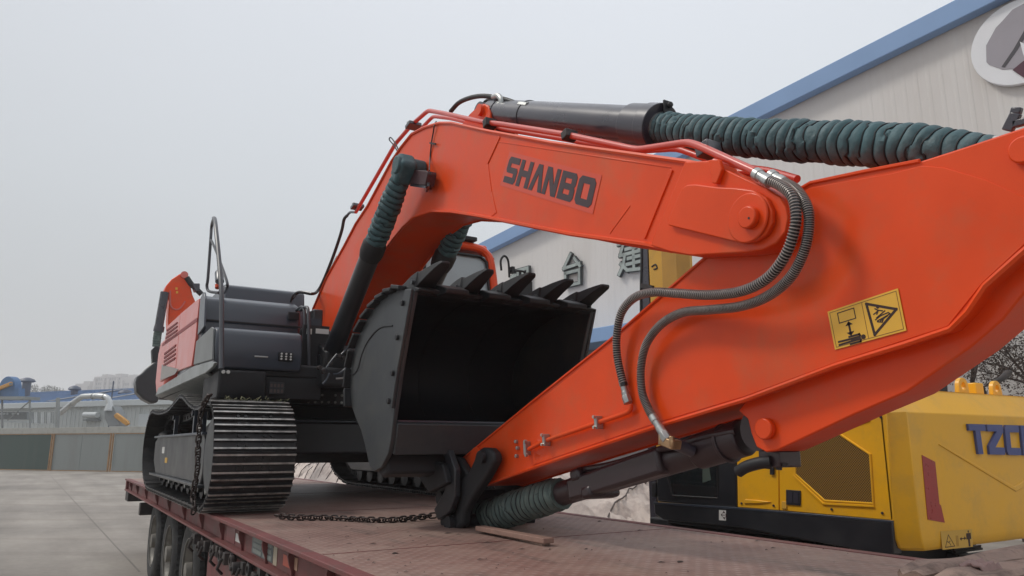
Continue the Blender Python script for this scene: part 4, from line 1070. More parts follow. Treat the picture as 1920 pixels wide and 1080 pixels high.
# red side doors
def side_poly(nm, pts, m, parent, x0=XH - .012, x1=XH + .02, bevel=.006, label=None):
    return part(nm, MB().prismX([YZ(*p, XH) for p in pts], x0, x1), m, parent, bevel=bevel, label=label)
d1 = side_poly('rear_side_door', [(302, 716), (304, 690), (309, 645), (316, 611), (340, 589), (336, 640), (331, 697)], RED2, ex)
d2 = side_poly('front_side_door', [(331.5, 697), (336.5, 640), (340.6, 588), (371, 563), (376, 560), (373, 590), (372, 598), (369, 632), (364, 668), (361, 686)], RED2, ex)
side_poly('door_stripe', [(306, 650), (307, 644), (372, 596), (373, 602)], mat('maroon_stripe', (.26, .025, .025), .5), ex, XH - .016, XH - .0125, bevel=0)
GRL = mat('grille_slot_dark_red', (.20, .022, .022), .6)
for k in range(4):
    a = 3.2 * k
    side_poly('louvre', [(315.5 - a * .3, 628 - 6 + k * 7 - 4), (335, 604 + k * 7), (334.6, 607 + k * 7), (315 - a * .3, 626 + k * 7 - 4)], GRL, ex, XH - .02, XH - .0125, bevel=0)
for k in range(4):
    side_poly('louvre', [(311 - k * .4, 666 + k * 7 - 4), (332.5 - k * .4, 646 + k * 8), (332 - k * .4, 649.5 + k * 8), (310.5 - k * .4, 670 + k * 7 - 4)], GRL, ex, XH - .02, XH - .0125, bevel=0)
side_poly('side_marking', [(303, 713), (306, 684), (337, 692), (330, 702)], mat('pale_grey_marking', (.30, .28, .27), .5, var=.2, nscale=4), ex, XH - .016, XH - .0125, bevel=0)
# counterweight and rear
part('counterweight', MB().prismX([(10.75, 2.40), (11.55, 2.42), (11.8, 2.6), (11.8, 3.05), (11.6, 3.2), (10.75, 3.2)], XH + .06, 4.22), RED2, ex, bevel=.06, seg=3)
# front right tool box (lower) and tank (upper)
part('tool_box', MB().prismX([(6.95, 2.41), (6.93, 2.50), (6.93, 2.70), (6.97, 2.76), (7.06, 2.785), (7.72, 2.80), (7.72, 2.41)], XH + .012, 1.93), GREYP, ex, bevel=.02, seg=3)
part('tool_box_side', MB().prismX([YZ(*p, XH) for p in ((364, 684), (369, 640), (398, 613), (401, 616), (399, 674))], XH - .006, XH + .011), mat('light_grey_side_cover', (.17, .18, .18), .45, var=.15, nscale=3), ex, bevel=.004)
part('tool_box_handle', MB().box(1.50, 1.62, 6.918, 6.929, 2.52, 2.535), ZINC, ex, bevel=.003)
hl = part('work_light', MB().box(1.71, 1.84, 6.90, 6.93, 2.50, 2.58), BLACKM, ex, bevel=.006)
for i in range(3):
    for j in range(3): part('led', MB().cyl((1.733 + i * .042, 6.90, 2.516 + j * .024), (1.733 + i * .042, 6.893, 2.516 + j * .024), .009, 10), DECW, hl)
for x in (1.245, 1.285): part('marker_lamp', MB().cyl((x, 6.93, 2.375), (x, 6.91, 2.375), .016, 14), DECW, ex, bevel=.003)
part('front_step_box', MB().prismX([(6.96, 2.14), (6.93, 2.2), (6.93, 2.40), (7.7, 2.40), (7.7, 2.14)], XH + .06, 1.62), BLACKM, ex, bevel=.02)
part('front_lower_panel', MB().prismX([(7.02, 2.16), (7.0, 2.3), (7.0, 2.36), (7.7, 2.36), (7.7, 2.16)], 1.63, 2.15), BLACKM, ex, bevel=.01)
hl2 = part('vent_grille', MB().box(1.66, 1.80, 6.985, 6.999, 2.20, 2.31), BLACK, ex, bevel=.004)
for i in range(4):
    for j in range(2): part('grille_slot', MB().box(1.672 + i * .032, 1.692 + i * .032, 6.981, 6.9845, 2.215 + j * .05, 2.245 + j * .05), mat('brownish_grille_slot', (.09, .065, .06), .6), hl2, smooth=0)
part('fuel_tank', MB().prismX([(7.74, 2.42), (7.72, 2.7), (7.74, 3.05), (7.80, 3.17), (7.92, 3.22), (9.2, 3.26), (9.2, 2.42)], XH + .012, 2.12), GREYP, ex, bevel=.03, seg=3)
part('tank_side_cover', MB().prismX([YZ(*p, XH) for p in ((377, 560), (381, 551), (384, 548), (386, 560), (384, 612), (372, 628), (374, 600))], XH - .008, XH + .011), GREYP, ex, bevel=.004)
part('tank_seam', MB().box(XH + .02, 2.11, 7.712, 7.722, 2.94, 2.955), BLACKM, ex)
part('engine_hood', MB().prismX([(8.6, 3.25), (8.65, 3.50), (8.75, 3.53), (10.9, 3.50), (11.3, 3.38), (11.3, 2.5), (8.6, 2.5)], 1.50, 2.40), GREYP, ex, bevel=.03, seg=3)
part('engine_hood', MB().prismX([(10.0, 2.5), (10.0, 3.3), (10.1, 3.4), (10.9, 3.4), (11.4, 3.3), (11.4, 2.5)], 2.41, 4.1), GREYP, ex, bevel=.03)
part('hood_latch', MB().box(1.98, 2.09, 7.70, 7.72, 3.02, 3.10), BLACKM, ex, bevel=.005)
part('corner_post', MB().box(2.12, 2.22, 7.3, 7.6, 2.40, 3.08), BLACK, ex, bevel=.015)
# handrails
def rail(pts, r, nm='handrail', per=6, m=BLACK): return part(nm, MB().tube(smooth_path(pts, per), r, 10), m, ex)
HRM = mat('handrail_grey', (.055, .06, .07), .4)
rail([onX(415, 692, 1.16), onX(415.5, 600, 1.16), onX(415, 545, 1.16), onX(411, 490, 1.16), onX(406, 440, 1.16), onX(403, 413, 1.18), onX(401, 409, 1.25)], .021, m=HRM)
rail([onX(401, 409, 1.25), onX(397, 422, 1.3), onX(395, 450, 1.3), onX(390, 520, 1.3), onX(388, 536, 1.3), onX(392, 546, 1.32), onX(410, 549, 1.38)], .016, m=HRM)
rail([onX(396, 450, 1.3), onX(405, 470, 1.31), onX(416, 500, 1.33), onX(425, 526, 1.35), onX(426, 538, 1.36), onX(420, 549, 1.38)], .014, m=HRM)
mr_ = part('mirror', MB().tube([onX(410, 507, 1.5), onX(411, 512, 1.5), onX(412, 528, 1.5), onX(412, 532, 1.5)], [.02, .05, .05, .02], 16), GREYP, ex)
part('rotating_beacon', MB().cyl(onX(408, 540, 1.5), onX(408, 534, 1.5), .03, 12), RED, ex)
for dx in (0, 7):
    rail([onX(572 + dx, 700, 2.05), onX(572 + dx, 640, 2.05), onX(571 + dx, 585, 2.05), onX(566 + dx, 576, 2.05), onX(556 + dx, 582, 2.05)], .017, m=HRM)
rail([onX(545, 566, 2.1), onX(550, 553, 2.1), onX(562, 547, 2.12), onX(585, 550, 2.2)], .012)
part('pipe_bundle', MB().box(2.09, 2.2, 7.28, 7.30, 2.5, 2.98), GREYP, ex)

# ---------------- cab
CX0, CX1, CY0, CY1, CZ0, CZ1 = 3.28, 4.30, 7.40, 9.15, 2.50, 4.04
cab = part('cab', MB().box(CX0, CX1, CY0 + .02, CY1, CZ0, 2.80), RED, ex, bevel=.02)
def tubeframe(nm, pts, r, m=RED): return part(nm, MB().tube(smooth_path(pts, 6), r, 10), m, cab)
lean = .08
tubeframe('cab_frame', [(CX1 - .04, CY0 - .02, CZ0 + .3), (CX1 - .04, CY0 + .0, 3.4), (CX1 - .05, CY0 + lean, 3.85), (CX1 - .10, CY0 + lean + .04, 3.98), (CX1 - .22, CY0 + lean + .05, CZ1 - .01), (3.8, CY0 + lean + .05, CZ1), (CX0 + .22, CY0 + lean + .05, CZ1 - .01), (CX0 + .08, CY0 + lean + .03, 3.98), (CX0 + .03, CY0 + lean, 3.85), (CX0 + .03, CY0, 3.4), (CX0 + .03, CY0 - .02, CZ0 + .3)], .052)
tubeframe('cab_frame', [(CX0 + .03, CY0, 3.85), (CX0 + .05, CY0 + .3, 3.99), (CX0 + .05, CY1 - .2, 3.97), (CX0 + .03, CY1, 3.8), (CX0 + .03, CY1, 2.8)], .045)
tubeframe('cab_frame', [(CX1 - .03, CY0 + .1, 3.9), (CX1 - .05, CY0 + .3, 3.99), (CX1 - .05, CY1 - .2, 3.97), (CX1 - .03, CY1, 3.8), (CX1 - .03, CY1, 2.8)], .045)
tubeframe('cab_pillar', [(CX0 + .03, 8.2, 2.8), (CX0 + .03, 8.2, 3.96)], .03, BLACKM); tubeframe('cab_pillar', [(CX1 - .03, 8.3, 2.8), (CX1 - .03, 8.3, 3.96)], .03, BLACKM)
part('cab_roof', MB().box(CX0 + .06, CX1 - .06, CY0 + .12, CY1 - .03, CZ1 - .05, CZ1 + .045), RED, cab, bevel=.04, seg=3)
part('sun_visor', MB().box(CX0 + .2, CX1 - .25, CY0 + .04, CY0 + .6, CZ1 + .05, CZ1 + .10), BLACKM, cab, bevel=.01)
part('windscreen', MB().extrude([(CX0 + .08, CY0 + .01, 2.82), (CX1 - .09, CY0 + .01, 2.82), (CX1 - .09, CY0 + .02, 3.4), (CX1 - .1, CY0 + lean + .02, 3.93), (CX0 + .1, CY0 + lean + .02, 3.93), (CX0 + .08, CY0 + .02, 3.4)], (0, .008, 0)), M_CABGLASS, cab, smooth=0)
SEAL = MB(); sp_ = [Vector(p) for p in ((CX0 + .09, CY0 - .005, 2.84), (CX1 - .10, CY0 - .005, 2.84), (CX1 - .10, CY0, 3.4), (CX1 - .11, CY0 + lean - .01, 3.86), (CX1 - .19, CY0 + lean, 3.92), (CX0 + .19, CY0 + lean, 3.92), (CX0 + .11, CY0 + lean - .01, 3.86), (CX0 + .09, CY0, 3.4))]
part('window_seal', SEAL.tube(sp_ + [sp_[0]], .018, 8), RUBBER, cab)
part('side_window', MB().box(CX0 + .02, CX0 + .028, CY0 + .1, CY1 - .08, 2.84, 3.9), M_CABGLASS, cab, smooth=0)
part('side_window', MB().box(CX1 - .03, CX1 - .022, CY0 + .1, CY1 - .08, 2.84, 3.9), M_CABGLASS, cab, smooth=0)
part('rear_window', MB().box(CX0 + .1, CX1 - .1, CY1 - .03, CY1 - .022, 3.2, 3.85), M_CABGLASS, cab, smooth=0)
part('rear_wall', MB().box(CX0 + .05, CX1 - .05, CY1 - .04, CY1 - .01, 2.8, 3.18), BLACKM, cab)
part('seat', MB().prismX([(8.15, 3.0), (8.15, 3.12), (8.55, 3.14), (8.68, 3.72), (8.8, 3.72), (8.75, 3.0)], 3.55, 4.0), BLACKM, cab, bevel=.03)
part('wiper', MB().bar((3.75, CY0 - .012, 3.0), (3.95, CY0 + .03, 3.6), .012, .012), RUBBER, cab)
mb = MB().tube(smooth_path([onY(940, 507, 7.3), onY(939, 488, 7.3), onY(946, 480, 7.3), onY(953, 490, 7.3), onY(955, 520, 7.3)], 6), .013, 8)
mb.tube(smooth_path([onY(954, 508, 7.3), onY(975, 508, 7.3), onY(984, 511, 7.3), onY(988, 520, 7.3)], 6), .013, 8)
mb.box(4.42, 4.46, 7.27, 7.33, 3.72, 3.8)
part('mirror_arm', mb, BLACKM, cab)
part('cab_mirror', MB().box(4.52, 4.72, 7.28, 7.34, 3.34, 3.66), BLACKM, cab, bevel=.02)

# ---------------- boom
BM = [(584, 601), (588, 578), (613, 520), (645, 463), (668, 419), (690, 386), (735, 302), (752, 277), (772, 252), (797, 239), (825, 231), (849, 231), (910, 245), (1035, 268), (1192, 290), (1285, 303), (1330, 312),
      (1262, 470), (1216, 459), (1072, 439), (935, 412), (893, 404), (847, 397), (810, 396), (778, 406), (757, 424), (738, 447), (714, 480), (688, 520), (657, 575), (622, 648), (600, 660), (588, 630)]
byz = OUTL(BM, XB)
boom = part('boom', MB().prismX(byz, XB, XB2), RED, ex, bevel=.008)
rim = MB()
for x in (XB - .004, XB2 + .004):
    rim.tube([Vector((x, a, b)) for a, b in byz[0:17]], .013, 6); rim.tube([Vector((x, a, b)) for a, b in byz[17:31]], .013, 6)
part('edge_flange', rim, RED, boom)
def bseam(pts, w=.018, h=.006, nm='seam_strip'):
    p = [onX(x, y, XB - .001) for x, y in pts]; mb = MB()
    for a, b in zip(p, p[1:]): mb.bar(a, b, h, w, up=(0, (b - a).z, -(b - a).y))
    return part(nm, mb, RED, boom, bevel=.002)
bseam([(937, 256), (914, 306)], .025, .012); bseam([(914, 306), (921, 360), (930, 400)]); bseam([(928, 399), (916, 408)])
bseam([(1260, 318), (1208, 447)], .022, .014); bseam([(1181, 385), (1143, 437)], .012, .004); bseam([(930, 265), (1258, 314)], .008, .004)
# fork ears at the front end
EAR = [(1284, 303), (1330, 301), (1348, 308), (1358, 316), (1395, 333), (1436, 352), (1462, 369), (1474, 388), (1478, 408), (1473, 434), (1455, 456), (1430, 468), (1400, 473), (1295, 479), (1255, 472), (1219, 460)]
for x0, x1 in ((2.385, 2.492), (2.848, 2.955)):
    eyz = OUTL(EAR, 2.385); part('fork_plate', MB().prismX(eyz, x0, x1), RED, boom, bevel=.006)
COV = [(1260, 424), (1262, 408), (1286, 355), (1296, 348), (1312, 347), (1350, 352), (1388, 354), (1420, 358), (1444, 372), (1456, 396), (1456, 420), (1444, 442), (1424, 455), (1400, 458), (1390, 456)]
part('doubler_plate', MB().prismX(OUTL(COV, 2.385), 2.358, 2.3845), RED, boom, bevel=.006)
disc('boss_ring', 1404, 409, 47, 2.357, 2.345, RED, boom); disc('pin_cap', 1408, 409, 21, 2.3445, 2.315, RED, boom, .006); disc('grease_hole', 1404, 409, 2.2, 2.3143, 2.313, BLACKM, boom, 0)
part('pivot_pin', MB().cyl((2.39, *YZ(1404, 409, 2.385)), (2.97, *YZ(1404, 409, 2.385)), .07, 24), PIN, boom)
# lugs for the arm cylinder
LUG = [(862, 238), (880, 214), (896, 199), (906, 194), (915, 198), (919, 212), (917, 232), (926, 250)]
for x0, x1 in ((2.55, 2.59), (2.75, 2.79)): part('cylinder_lug', MB().prismX(OUTL(LUG, 2.55), x0, x1), RED, boom, bevel=.006)
part('lug_pin', MB().cyl((2.52, *YZ(903, 207, 2.55)), (2.82, *YZ(903, 207, 2.55)), .045, 20), RED, boom)
part('pipe_bracket', MB().prismX(OUTL([(1330, 301), (1350, 299), (1356, 318), (1346, 345), (1338, 344)], 2.37), 2.36, 2.384), RED, boom, bevel=.004)
# name on the boom
tl_, tr_, br_, bl_ = onX(958, 293, XB), onX(1121, 336, XB), onX(1108, 391, XB), onX(944, 341, XB)
XL = XB - .003
def onboom(p): return Vector((XL, p.y, p.z))
Q = tuple(map(onboom, (tl_, tr_, br_, bl_)))
cells = [('S', 0, .145), ('H', .165, .315), ('V', .325, .475), ('N', .485, .635), ('B', .655, .815), ('O', .835, 1)]
bk = MB(); m_ = .03
bk.extrude([bilin(Q, u, v) + Vector((.0012, 0, 0)) for u, v in ((-.03, -.16), (1.03, -.16), (1.03, 1.16), (-.03, 1.16))], (-.001, 0, 0)); part('lettering_film', bk, GHOST, boom, smooth=0)
for ch, a, b in cells:
    c = (bilin(Q, a, 0), bilin(Q, b, 0), bilin(Q, b, 1), bilin(Q, a, 1)); letter(ch, c, (-.002, 0, 0), INK, boom)
# work lamp box on the boom side, with its cable
lx = XB - .10
wl_ = part('boom_lamp', MB().prismX([YZ(x, y, lx) for x, y in ((771, 324), (775, 319), (805, 321), (806, 326), (801, 348), (770, 345))], lx - .02, lx + .06), mat('dark_maroon_lamp', (.06, .025, .03), .5, var=.3, nscale=60), boom, bevel=.005)
mb = MB(); mb.bar(onX(806, 325, lx), onX(812, 330, XB), .02, .02); mb.bar(onX(803, 346, lx), onX(800, 357, XB - .02), .02, .03); mb.bar(onX(771, 347, lx), onX(800, 351, lx), .02, .02); mb.bar(onX(795, 340, lx), onX(806, 352, XB), .03, .03)
part('lamp_bracket', mb, CYL, boom)
part('lamp_cable', MB().tube(smooth_path([onX(805, 320, lx), onX(806, 300, XB - .012), onX(809, 268, XB - .012), onX(812, 250, XB - .012), onX(815, 233, XB - .01), onX(818, 228, XB + .1)], 6), .006, 6), RUBBER, boom)
part('cable_tie', MB().bar(onX(806, 268, XB - .015), onX(817, 270, XB - .015), .008, .014), RUBBER, boom)

# red steel pipes along the boom
def pipe(pts, r, m=REDPIPE, nm='steel_pipe', parent=None, per=3):
    P = [onX(x, y, X) for x, y, X in pts]; out = []
    for i, p in enumerate(P):                      # straight runs with short bends
        if i in (0, len(P) - 1): out.append(p); continue
        a, b = P[i - 1], P[i + 1]; da, db = (a - p), (b - p); k = min(.05, da.length * .35, db.length * .35)
        s_, e_ = p + da.normalized() * k, p + db.normalized() * k
        out += [s_, s_ * .5 + p * .3 + e_ * .2 if False else (s_ + p * 2 + e_) / 4, e_]
    return part(nm, MB().tube(out, r, 12), m, parent or boom)
XP = XB + .05
pipe([(667, 398, 2.5), (741, 270, 2.5), (772, 234, 2.5), (803, 207, 2.5), (835, 213, 2.5), (905, 229, XP), (935, 232, XP), (1065, 253, XP), (1195, 281, XP), (1290, 267, XP - .02), (1314, 275, XP - .04), (1416, 322, 2.38)], .019)
pipe([(773, 258, 2.62), (812, 218, 2.62), (845, 222, 2.62), (905, 236, 2.62), (1060, 261, 2.62), (1185, 284, 2.62), (1270, 278, 2.62), (1330, 300, 2.6), (1405, 316, 2.58), (1440, 320, 2.56), (1495, 336, 2.52)], .017)
pipe([(1340, 312, 2.5), (1370, 322, 2.5), (1425, 325, 2.5)], .016)
for x, y, w_, h_ in ((918, 232, 16, 20), (1068, 254, 18, 16), (1328, 281, 26, 18)):
    a = onX(x, y, XP); part('pipe_clamp', MB().obox(a, (.045, 0, 0), (0, .028 * w_ / 18, -.008), (0, .006, .028 * h_ / 18)), RUSTD if w_ < 25 else CYL, boom, bevel=.005)
for x, y in ((775, 236), (670, 388)):
    a = onX(x, y, 2.50)
    part('pipe_clamp', MB().obox(a, (.06, 0, 0), (0, .05, -.01), (0, .004, .016)), CYL, boom, bevel=.004); part('clamp_bolt', MB().obox(a + Vector((-.03, .04, .03)), (.012, 0, 0), (0, .02, 0), (0, 0, .02)), ZINC, boom, bevel=.003)
part('cable_loop', MB().tube(smooth_path([onX(748, 288, 2.45), onX(738, 272, 2.45), onX(730, 262, 2.45), onX(733, 258, 2.45), onX(742, 270, 2.45), onX(748, 284, 2.45)], 5), .006, 6), RUBBER, boom)
part('thin_pipe', MB().tube(smooth_path([onX(667, 398, 2.5), onX(657, 398, 2.5), onX(650, 405, 2.5)], 5), .014, 8), GREYP, boom)
part('rubber_hose', MB().tube(smooth_path([onX(651, 404, 2.5), onX(645, 412, 2.5), onX(640, 435, 2.5), onX(625, 480, 2.48), onX(607, 525, 2.46), onX(596, 545, 2.42), onX(585, 551, 2.3), onX(560, 548, 2.2), onX(548, 560, 2.12)], 6), .017, 10), RUBBER, boom)
part('spiral_spring', MB().tube([onX(*p, 2.47) for p in [(632 - i * .6 + (1.6 if i % 2 else -1.6), 480 + i * 1.2) for i in range(24)]], .005, 5), ZINC, boom)

# black hoses over the boom head
for pts, r in (([(845, 209, 2.62), (860, 193, 2.62), (880, 184, 2.62), (903, 180, 2.62), (928, 182, 2.64)], .019), ([(905, 200, 2.66), (912, 190, 2.68), (925, 187, 2.68), (938, 190, 2.66)], .017),
               ([(932, 183, 2.62), (950, 187, 2.62), (970, 194, 2.64), (990, 199, 2.66), (1004, 202, 2.68)], .017)):
    part('rubber_hose', MB().tube(smooth_path([onX(*p) for p in pts], 8), r, 12), RUBBER, boom)
part('hose_fitting', MB().tube(smooth_path([onX(925, 182, 2.6), onX(934, 180, 2.6), onX(940, 187, 2.6), onX(941, 198, 2.6)], 4), .022, 10), ZINC, boom)
part('hose_fitting', MB().cyl(onX(938, 193, 2.62), onX(938, 203, 2.62), .04, 8), ZINC, boom)
part('hose_fitting', MB().cyl(onX(975, 196, 2.6), onX(990, 198, 2.6), .024, 8), ZINC, boom)

# ---------------- arm cylinder (top)
ca = [onX(x, y, XC) for x, y in ((925, 213), (1235, 238))]
acyl = part('arm_cylinder', MB().cyl(ca[0], ca[1], rz(1050, 232, 29, XC), 36), CYL, ex, bevel=.01)
dA = (ca[1] - ca[0]).normalized()
part('cylinder_eye', MB().cyl(ca[0] + Vector((-.1, .06, .01)), ca[0] + Vector((.1, .06, .01)), .085, 28), CYL, acyl)
for px_, w_, s_ in ((947, .012, 1.05), (1012, .014, 1.05), (1215, .10, 1.13), (1231, .045, 1.19)):
    t_ = (px_ - 925) / 310.; c = ca[0] + (ca[1] - ca[0]) * t_; r_ = rz(1050, 232, 29, XC) * s_
    part('cylinder_collar', MB().cyl(c - dA * w_, c + dA * w_, r_, 36), CYL, acyl, bevel=.004)
for k in range(10):
    a = 2 * pi * k / 10; u = Vector((0, 0, 1)); u = (u - dA * u.dot(dA)).normalized(); w = dA.cross(u); c = ca[1] + (u * cos(a) + w * sin(a)) * rz(1050, 232, 29, XC) * 1.02
    part('collar_bolt', MB().cyl(c, c + dA * .02, .011, 6), CYL, acyl)
for x, y in ((995, 200), (1047, 204), (1252, 202)):
    a = onX(x, y, XC); mb = MB(); mb.obox(a, (.03, 0, 0), (0, .018 if x != 1252 else .006, 0), (0, 0, .025 if x != 1252 else .04)); mb.cyl(a + Vector((0, -.03, .01)), a + Vector((0, .03, .01)), .016, 8); part('valve_block', mb, BLACKM, acyl, bevel=.004)
bpth = [onX(x, y, XC) for x, y in ((1236, 239), (1300, 248), (1400, 258), (1500, 264), (1600, 269), (1700, 275), (1790, 282), (1850, 288), (1885, 290))]
r0b = rz(1600, 267, 42, XC)
bellows(smooth_path(bpth, 16), r0b, .053, BEL, acyl, seed=1, depth=.19, n=48, wrinkle=.6, rr=lambda t: (.92 + .08 * min(1, t / .15)) * (1 - .35 * max(0, t - .82) / .18))
part('sleeve_band', MB().cyl(bpth[0] - dA * .0, bpth[0] + dA * .03, r0b * .90, 36), ZINC, acyl)
part('cylinder_rod', MB().cyl(ca[1], onX(1905, 285, XC), .05, 20), STEEL, acyl)

# ---------------- boom cylinders
def boom_cyl(X, nm='boom_cylinder'):
    P = lambda x, y: (lambda p: Vector((X, p.y, p.z)))(onX(x, y, 2.25))
    top, bt = P(760, 312), P(614, 684); ax = (bt - top).normalized(); L = (bt - top).length
    f = lambda t: top + ax * (L * t)
    rb_ = .088
    tA = (480 - 312) / (684 - 312)
    # perspective: parameter by matching the viewing row
    def at(y):
        lo, hi = 0.0, 1.0
        for _ in range(40):
            mid = (lo + hi) / 2; q = Vector((2.25, f(mid).y, f(mid).z)) - EYE; qq = _R.transposed() @ q; yy = 540 + FOC * qq.y / qq.z
            if yy < y: lo = mid
            else: hi = mid
        return f((lo + hi) / 2)
    b = part(nm, MB().cyl(at(478), at(690), rb_, 32), BLACK, ex, bevel=.01)
    part('cylinder_collar', MB().tube([at(452), at(458), at(474), at(484)], [.09, .105, .105, .092], 32), BLACKM, b, bevel=.004)
    part('rod_eye', MB().obox(at(318), (.075, 0, 0), ax * .11, Vector((0, ax.z, -ax.y)) * .085), BEL, b, bevel=.035, seg=4)
    part('eye_cap', MB().cyl(at(312) - Vector((.09, 0, 0)), at(312) + Vector((.16, 0, 0)), .075, 28), BEL, b, bevel=.01)
    pp = [at(330), at(360), at(400), at(430), at(456)]
    bellows(smooth_path(pp, 14), .098, .058, BEL, b, seed=5, depth=.19, wrinkle=.6, rr=lambda t: .80 + .2 * min(1, t * 2.4))
    part('cylinder_rod', MB().cyl(at(318), at(480), .045, 16), STEEL, b)
    part('base_eye', MB().cyl(at(690) - Vector((.1, 0, 0)), at(690) + Vector((.1, 0, 0)), .10, 24), BLACK, b)
    return b
boom_cyl(2.25); boom_cyl(2.94)
part('cross_pin', MB().cyl((2.2, *YZ(760, 312, 2.25)), (3.06, *YZ(760, 312, 2.25)), .045, 20), PIN, ex)
# boom foot brackets, swivel area
for x0, x1 in ((2.30, 2.39), (3.01, 3.10)):
    part('foot_bracket', MB().prismX([(7.4, 2.5), (7.5, 2.9), (8.3, 3.05), (8.9, 3.0), (9.3, 2.5)], x0, x1), BLACK, ex, bevel=.02)
part('foot_cylinder_bracket', MB().prismX([(7.0, 2.36), (6.95, 2.62), (7.2, 2.72), (7.6, 2.7), (7.7, 2.4)], 2.16, 3.24), BLACKM, ex, bevel=.02)
part('foot_panel', MB().box(2.23, 3.2, 9.4, 9.44, 2.5, 3.25), BLACKM, ex)
for x, w_ in ((575, 9), (592, 24)):
    a, b = onY(x, 616, 7.2), onY(x + w_, 627, 7.2); part('white_marking', MB().box(a.x, b.x, 7.192, 7.198, b.z, a.z), DECW, ex, smooth=0)
part('marking_panel', MB().box(2.0, 2.26, 7.20, 7.24, 2.45, onY(590, 610, 7.2).z), BLACKM, ex)
for pts in ([(625, 702), (636, 700), (648, 690), (655, 672), (658, 655)], [(630, 710), (645, 708), (656, 698), (664, 680)], [(640, 665), (655, 650), (668, 645)], [(612, 690), (622, 676), (632, 664)], [(618, 700), (612, 712), (605, 720)]):
    part('hydraulic_line', MB().tube(smooth_path([onY(x, y, 6.75) for x, y in pts], 6), .0095, 8), GREYP if pts[0][0] != 630 else ZINC, ex)
for x, y in ((597, 690), (604, 697), (642, 672), (633, 668), (648, 662), (618, 682)):
    a = onY(x, y, 6.8); part('hydraulic_fitting', MB().cyl(a, a + Vector((0, -.05, 0)), .022, 6), RUSTD, ex, bevel=.003)
part('swivel_block', MB().box(2.1, 2.62, 6.85, 7.2, 2.28, 2.46), BLACKM, ex, bevel=.03)

# ---------------- stick
ST = [(861, 866), (1000, 752), (1145, 637), (1300, 503), (1400, 418), (1480, 366), (1520, 343), (1620, 322), (1725, 302), (1800, 278), (1920, 238), (1990, 215), (2040, 225), (2070, 262), (2045, 340), (1980, 420), (1911, 480), (1848, 536), (1815, 585), (1783, 617), (1700, 645), (1570, 685), (1399, 749), (1241, 797), (1060, 857), (900, 912), (872, 905), (858, 884)]
syz = OUTL(ST, XS)
stick = part('stick', MB().prismX(syz, XS, XS2), RED, ex, bevel=.007)
rim = MB(); 
for x in (XS - .003, XS2 + .003):
    rim.tube([Vector((x, a, b)) for a, b in syz[0:9]], .008, 6); rim.tube([Vector((x, a, b)) for a, b in syz[12:27]], .011, 6)
part('edge_flange', rim, RED, stick)
BK = [(1399, 752), (1384, 770), (1402, 786), (1408, 812), (1418, 838), (1436, 848), (1456, 845), (1500, 825), (1600, 778), (1700, 735), (1822, 650), (1880, 600), (1960, 500), (2040, 390), (1911, 470), (1848, 528), (1783, 607), (1570, 677)]
kyz = [(p.y, p.z) for p in (onX(x, y, BX0) for x, y in BK)]
part('cylinder_bracket', MB().prismX(kyz, BX0, BX1), RED, stick, bevel=.006)
Y_, Z_ = YZ(1439, 804, BX0); part('bracket_pin', MB().cyl((BX0 - .001, Y_, Z_), (BX0 - .03, Y_, Z_), rz(1439, 804, 21, XS), 28), RED, stick, bevel=.006)
disc('arm_pin', 1925, 283, 26, XS - .002, XS - .03, RED, stick)
END = [(1668, 322), (1725, 304), (1770, 308), (1860, 335), (1935, 372), (2000, 400), (2070, 262), (2040, 225), (1990, 215), (1920, 238), (1800, 278)]
part('end_plate', MB().prismX(OUTL([(1672, 326), (1728, 311), (1772, 315), (1850, 338), (1925, 372), (1990, 395), (1905, 474), (1842, 532), (1778, 612), (1568, 680), (1399, 743), (1241, 790), (1000, 872), (1000, 760), (1145, 645), (1300, 510), (1400, 426), (1520, 352)], XS), XS - .004, XS - .0005), RED, stick, bevel=.003)
mb = MB(); mb.bar(onX(1906, 212, 2.6), onX(1889, 246, 2.6), .02, .035); mb.bar(onX(1899, 234, 2.6), onX(1945, 222, 2.6), .02, .025); mb.bar(onX(1896, 208, 2.6), onX(1916, 208, 2.6), .02, .022)
part('hose_bracket', mb, CYL, stick, bevel=.004)
# tip boss
disc('tip_boss', 896, 862, 24, XS - .001, XS - .02, RED, stick, .004)
# warning decal
DX = XS - .0065
dc = [Vector((DX, p.y, p.z)) for p in (onX(1554, 585, XS), onX(1686, 541, XS), onX(1702, 620, XS), onX(1568, 656, XS))]
dcl = part('warning_decal', MB().extrude(dc, (-.0015, 0, 0)), DECY, stick, smooth=0)
DQ = [p + Vector((-.0016, 0, 0)) for p in dc]
V = (-.0006, 0, 0)
mb = MB()
stroke(mb, DQ, [(.03, .05), (.97, .05), (.97, .95), (.03, .95)], .002, V, True); stroke(mb, DQ, [(.50, .05), (.50, .95)], .002, V)
part('decal_border', mb, mat('decal_brown_line', (.24, .10, .02), .5), stick, smooth=0)
mb = MB()
stroke(mb, DQ, [(.14, .12), (.38, .12), (.38, .38), (.14, .38)], .0035, V, True)
stroke(mb, DQ, [(.27, .46), (.27, .70)], .008, V)
mb.extrude([bilin(DQ, u, v) for u, v in ((.27, .40), (.215, .50), (.325, .50))], V); mb.extrude([bilin(DQ, u, v) for u, v in ((.27, .77), (.215, .67), (.325, .67))], V)
part('pictogram', mb, DECK_INK, stick, smooth=0)
mb = MB()
mb.extrude([bilin(DQ, u, v) for u, v in ((.26, .82), (.26, .93), (.385, .93), (.40, .87), (.385, .82))], V)
for a, b in (((.08, .835), (.26, .845)), ((.08, .915), (.26, .905)), ((.24, .785), (.385, .785)), ((.24, .965), (.385, .965)), ((.385, .785), (.395, .83)), ((.385, .965), (.395, .92))): stroke(mb, DQ, [a, b], .0075, (-.0008, 0, 0))
c = bilin(DQ, .435, .875); mb.cyl(c, c + Vector((-.0007, 0, 0)), .009, 14)
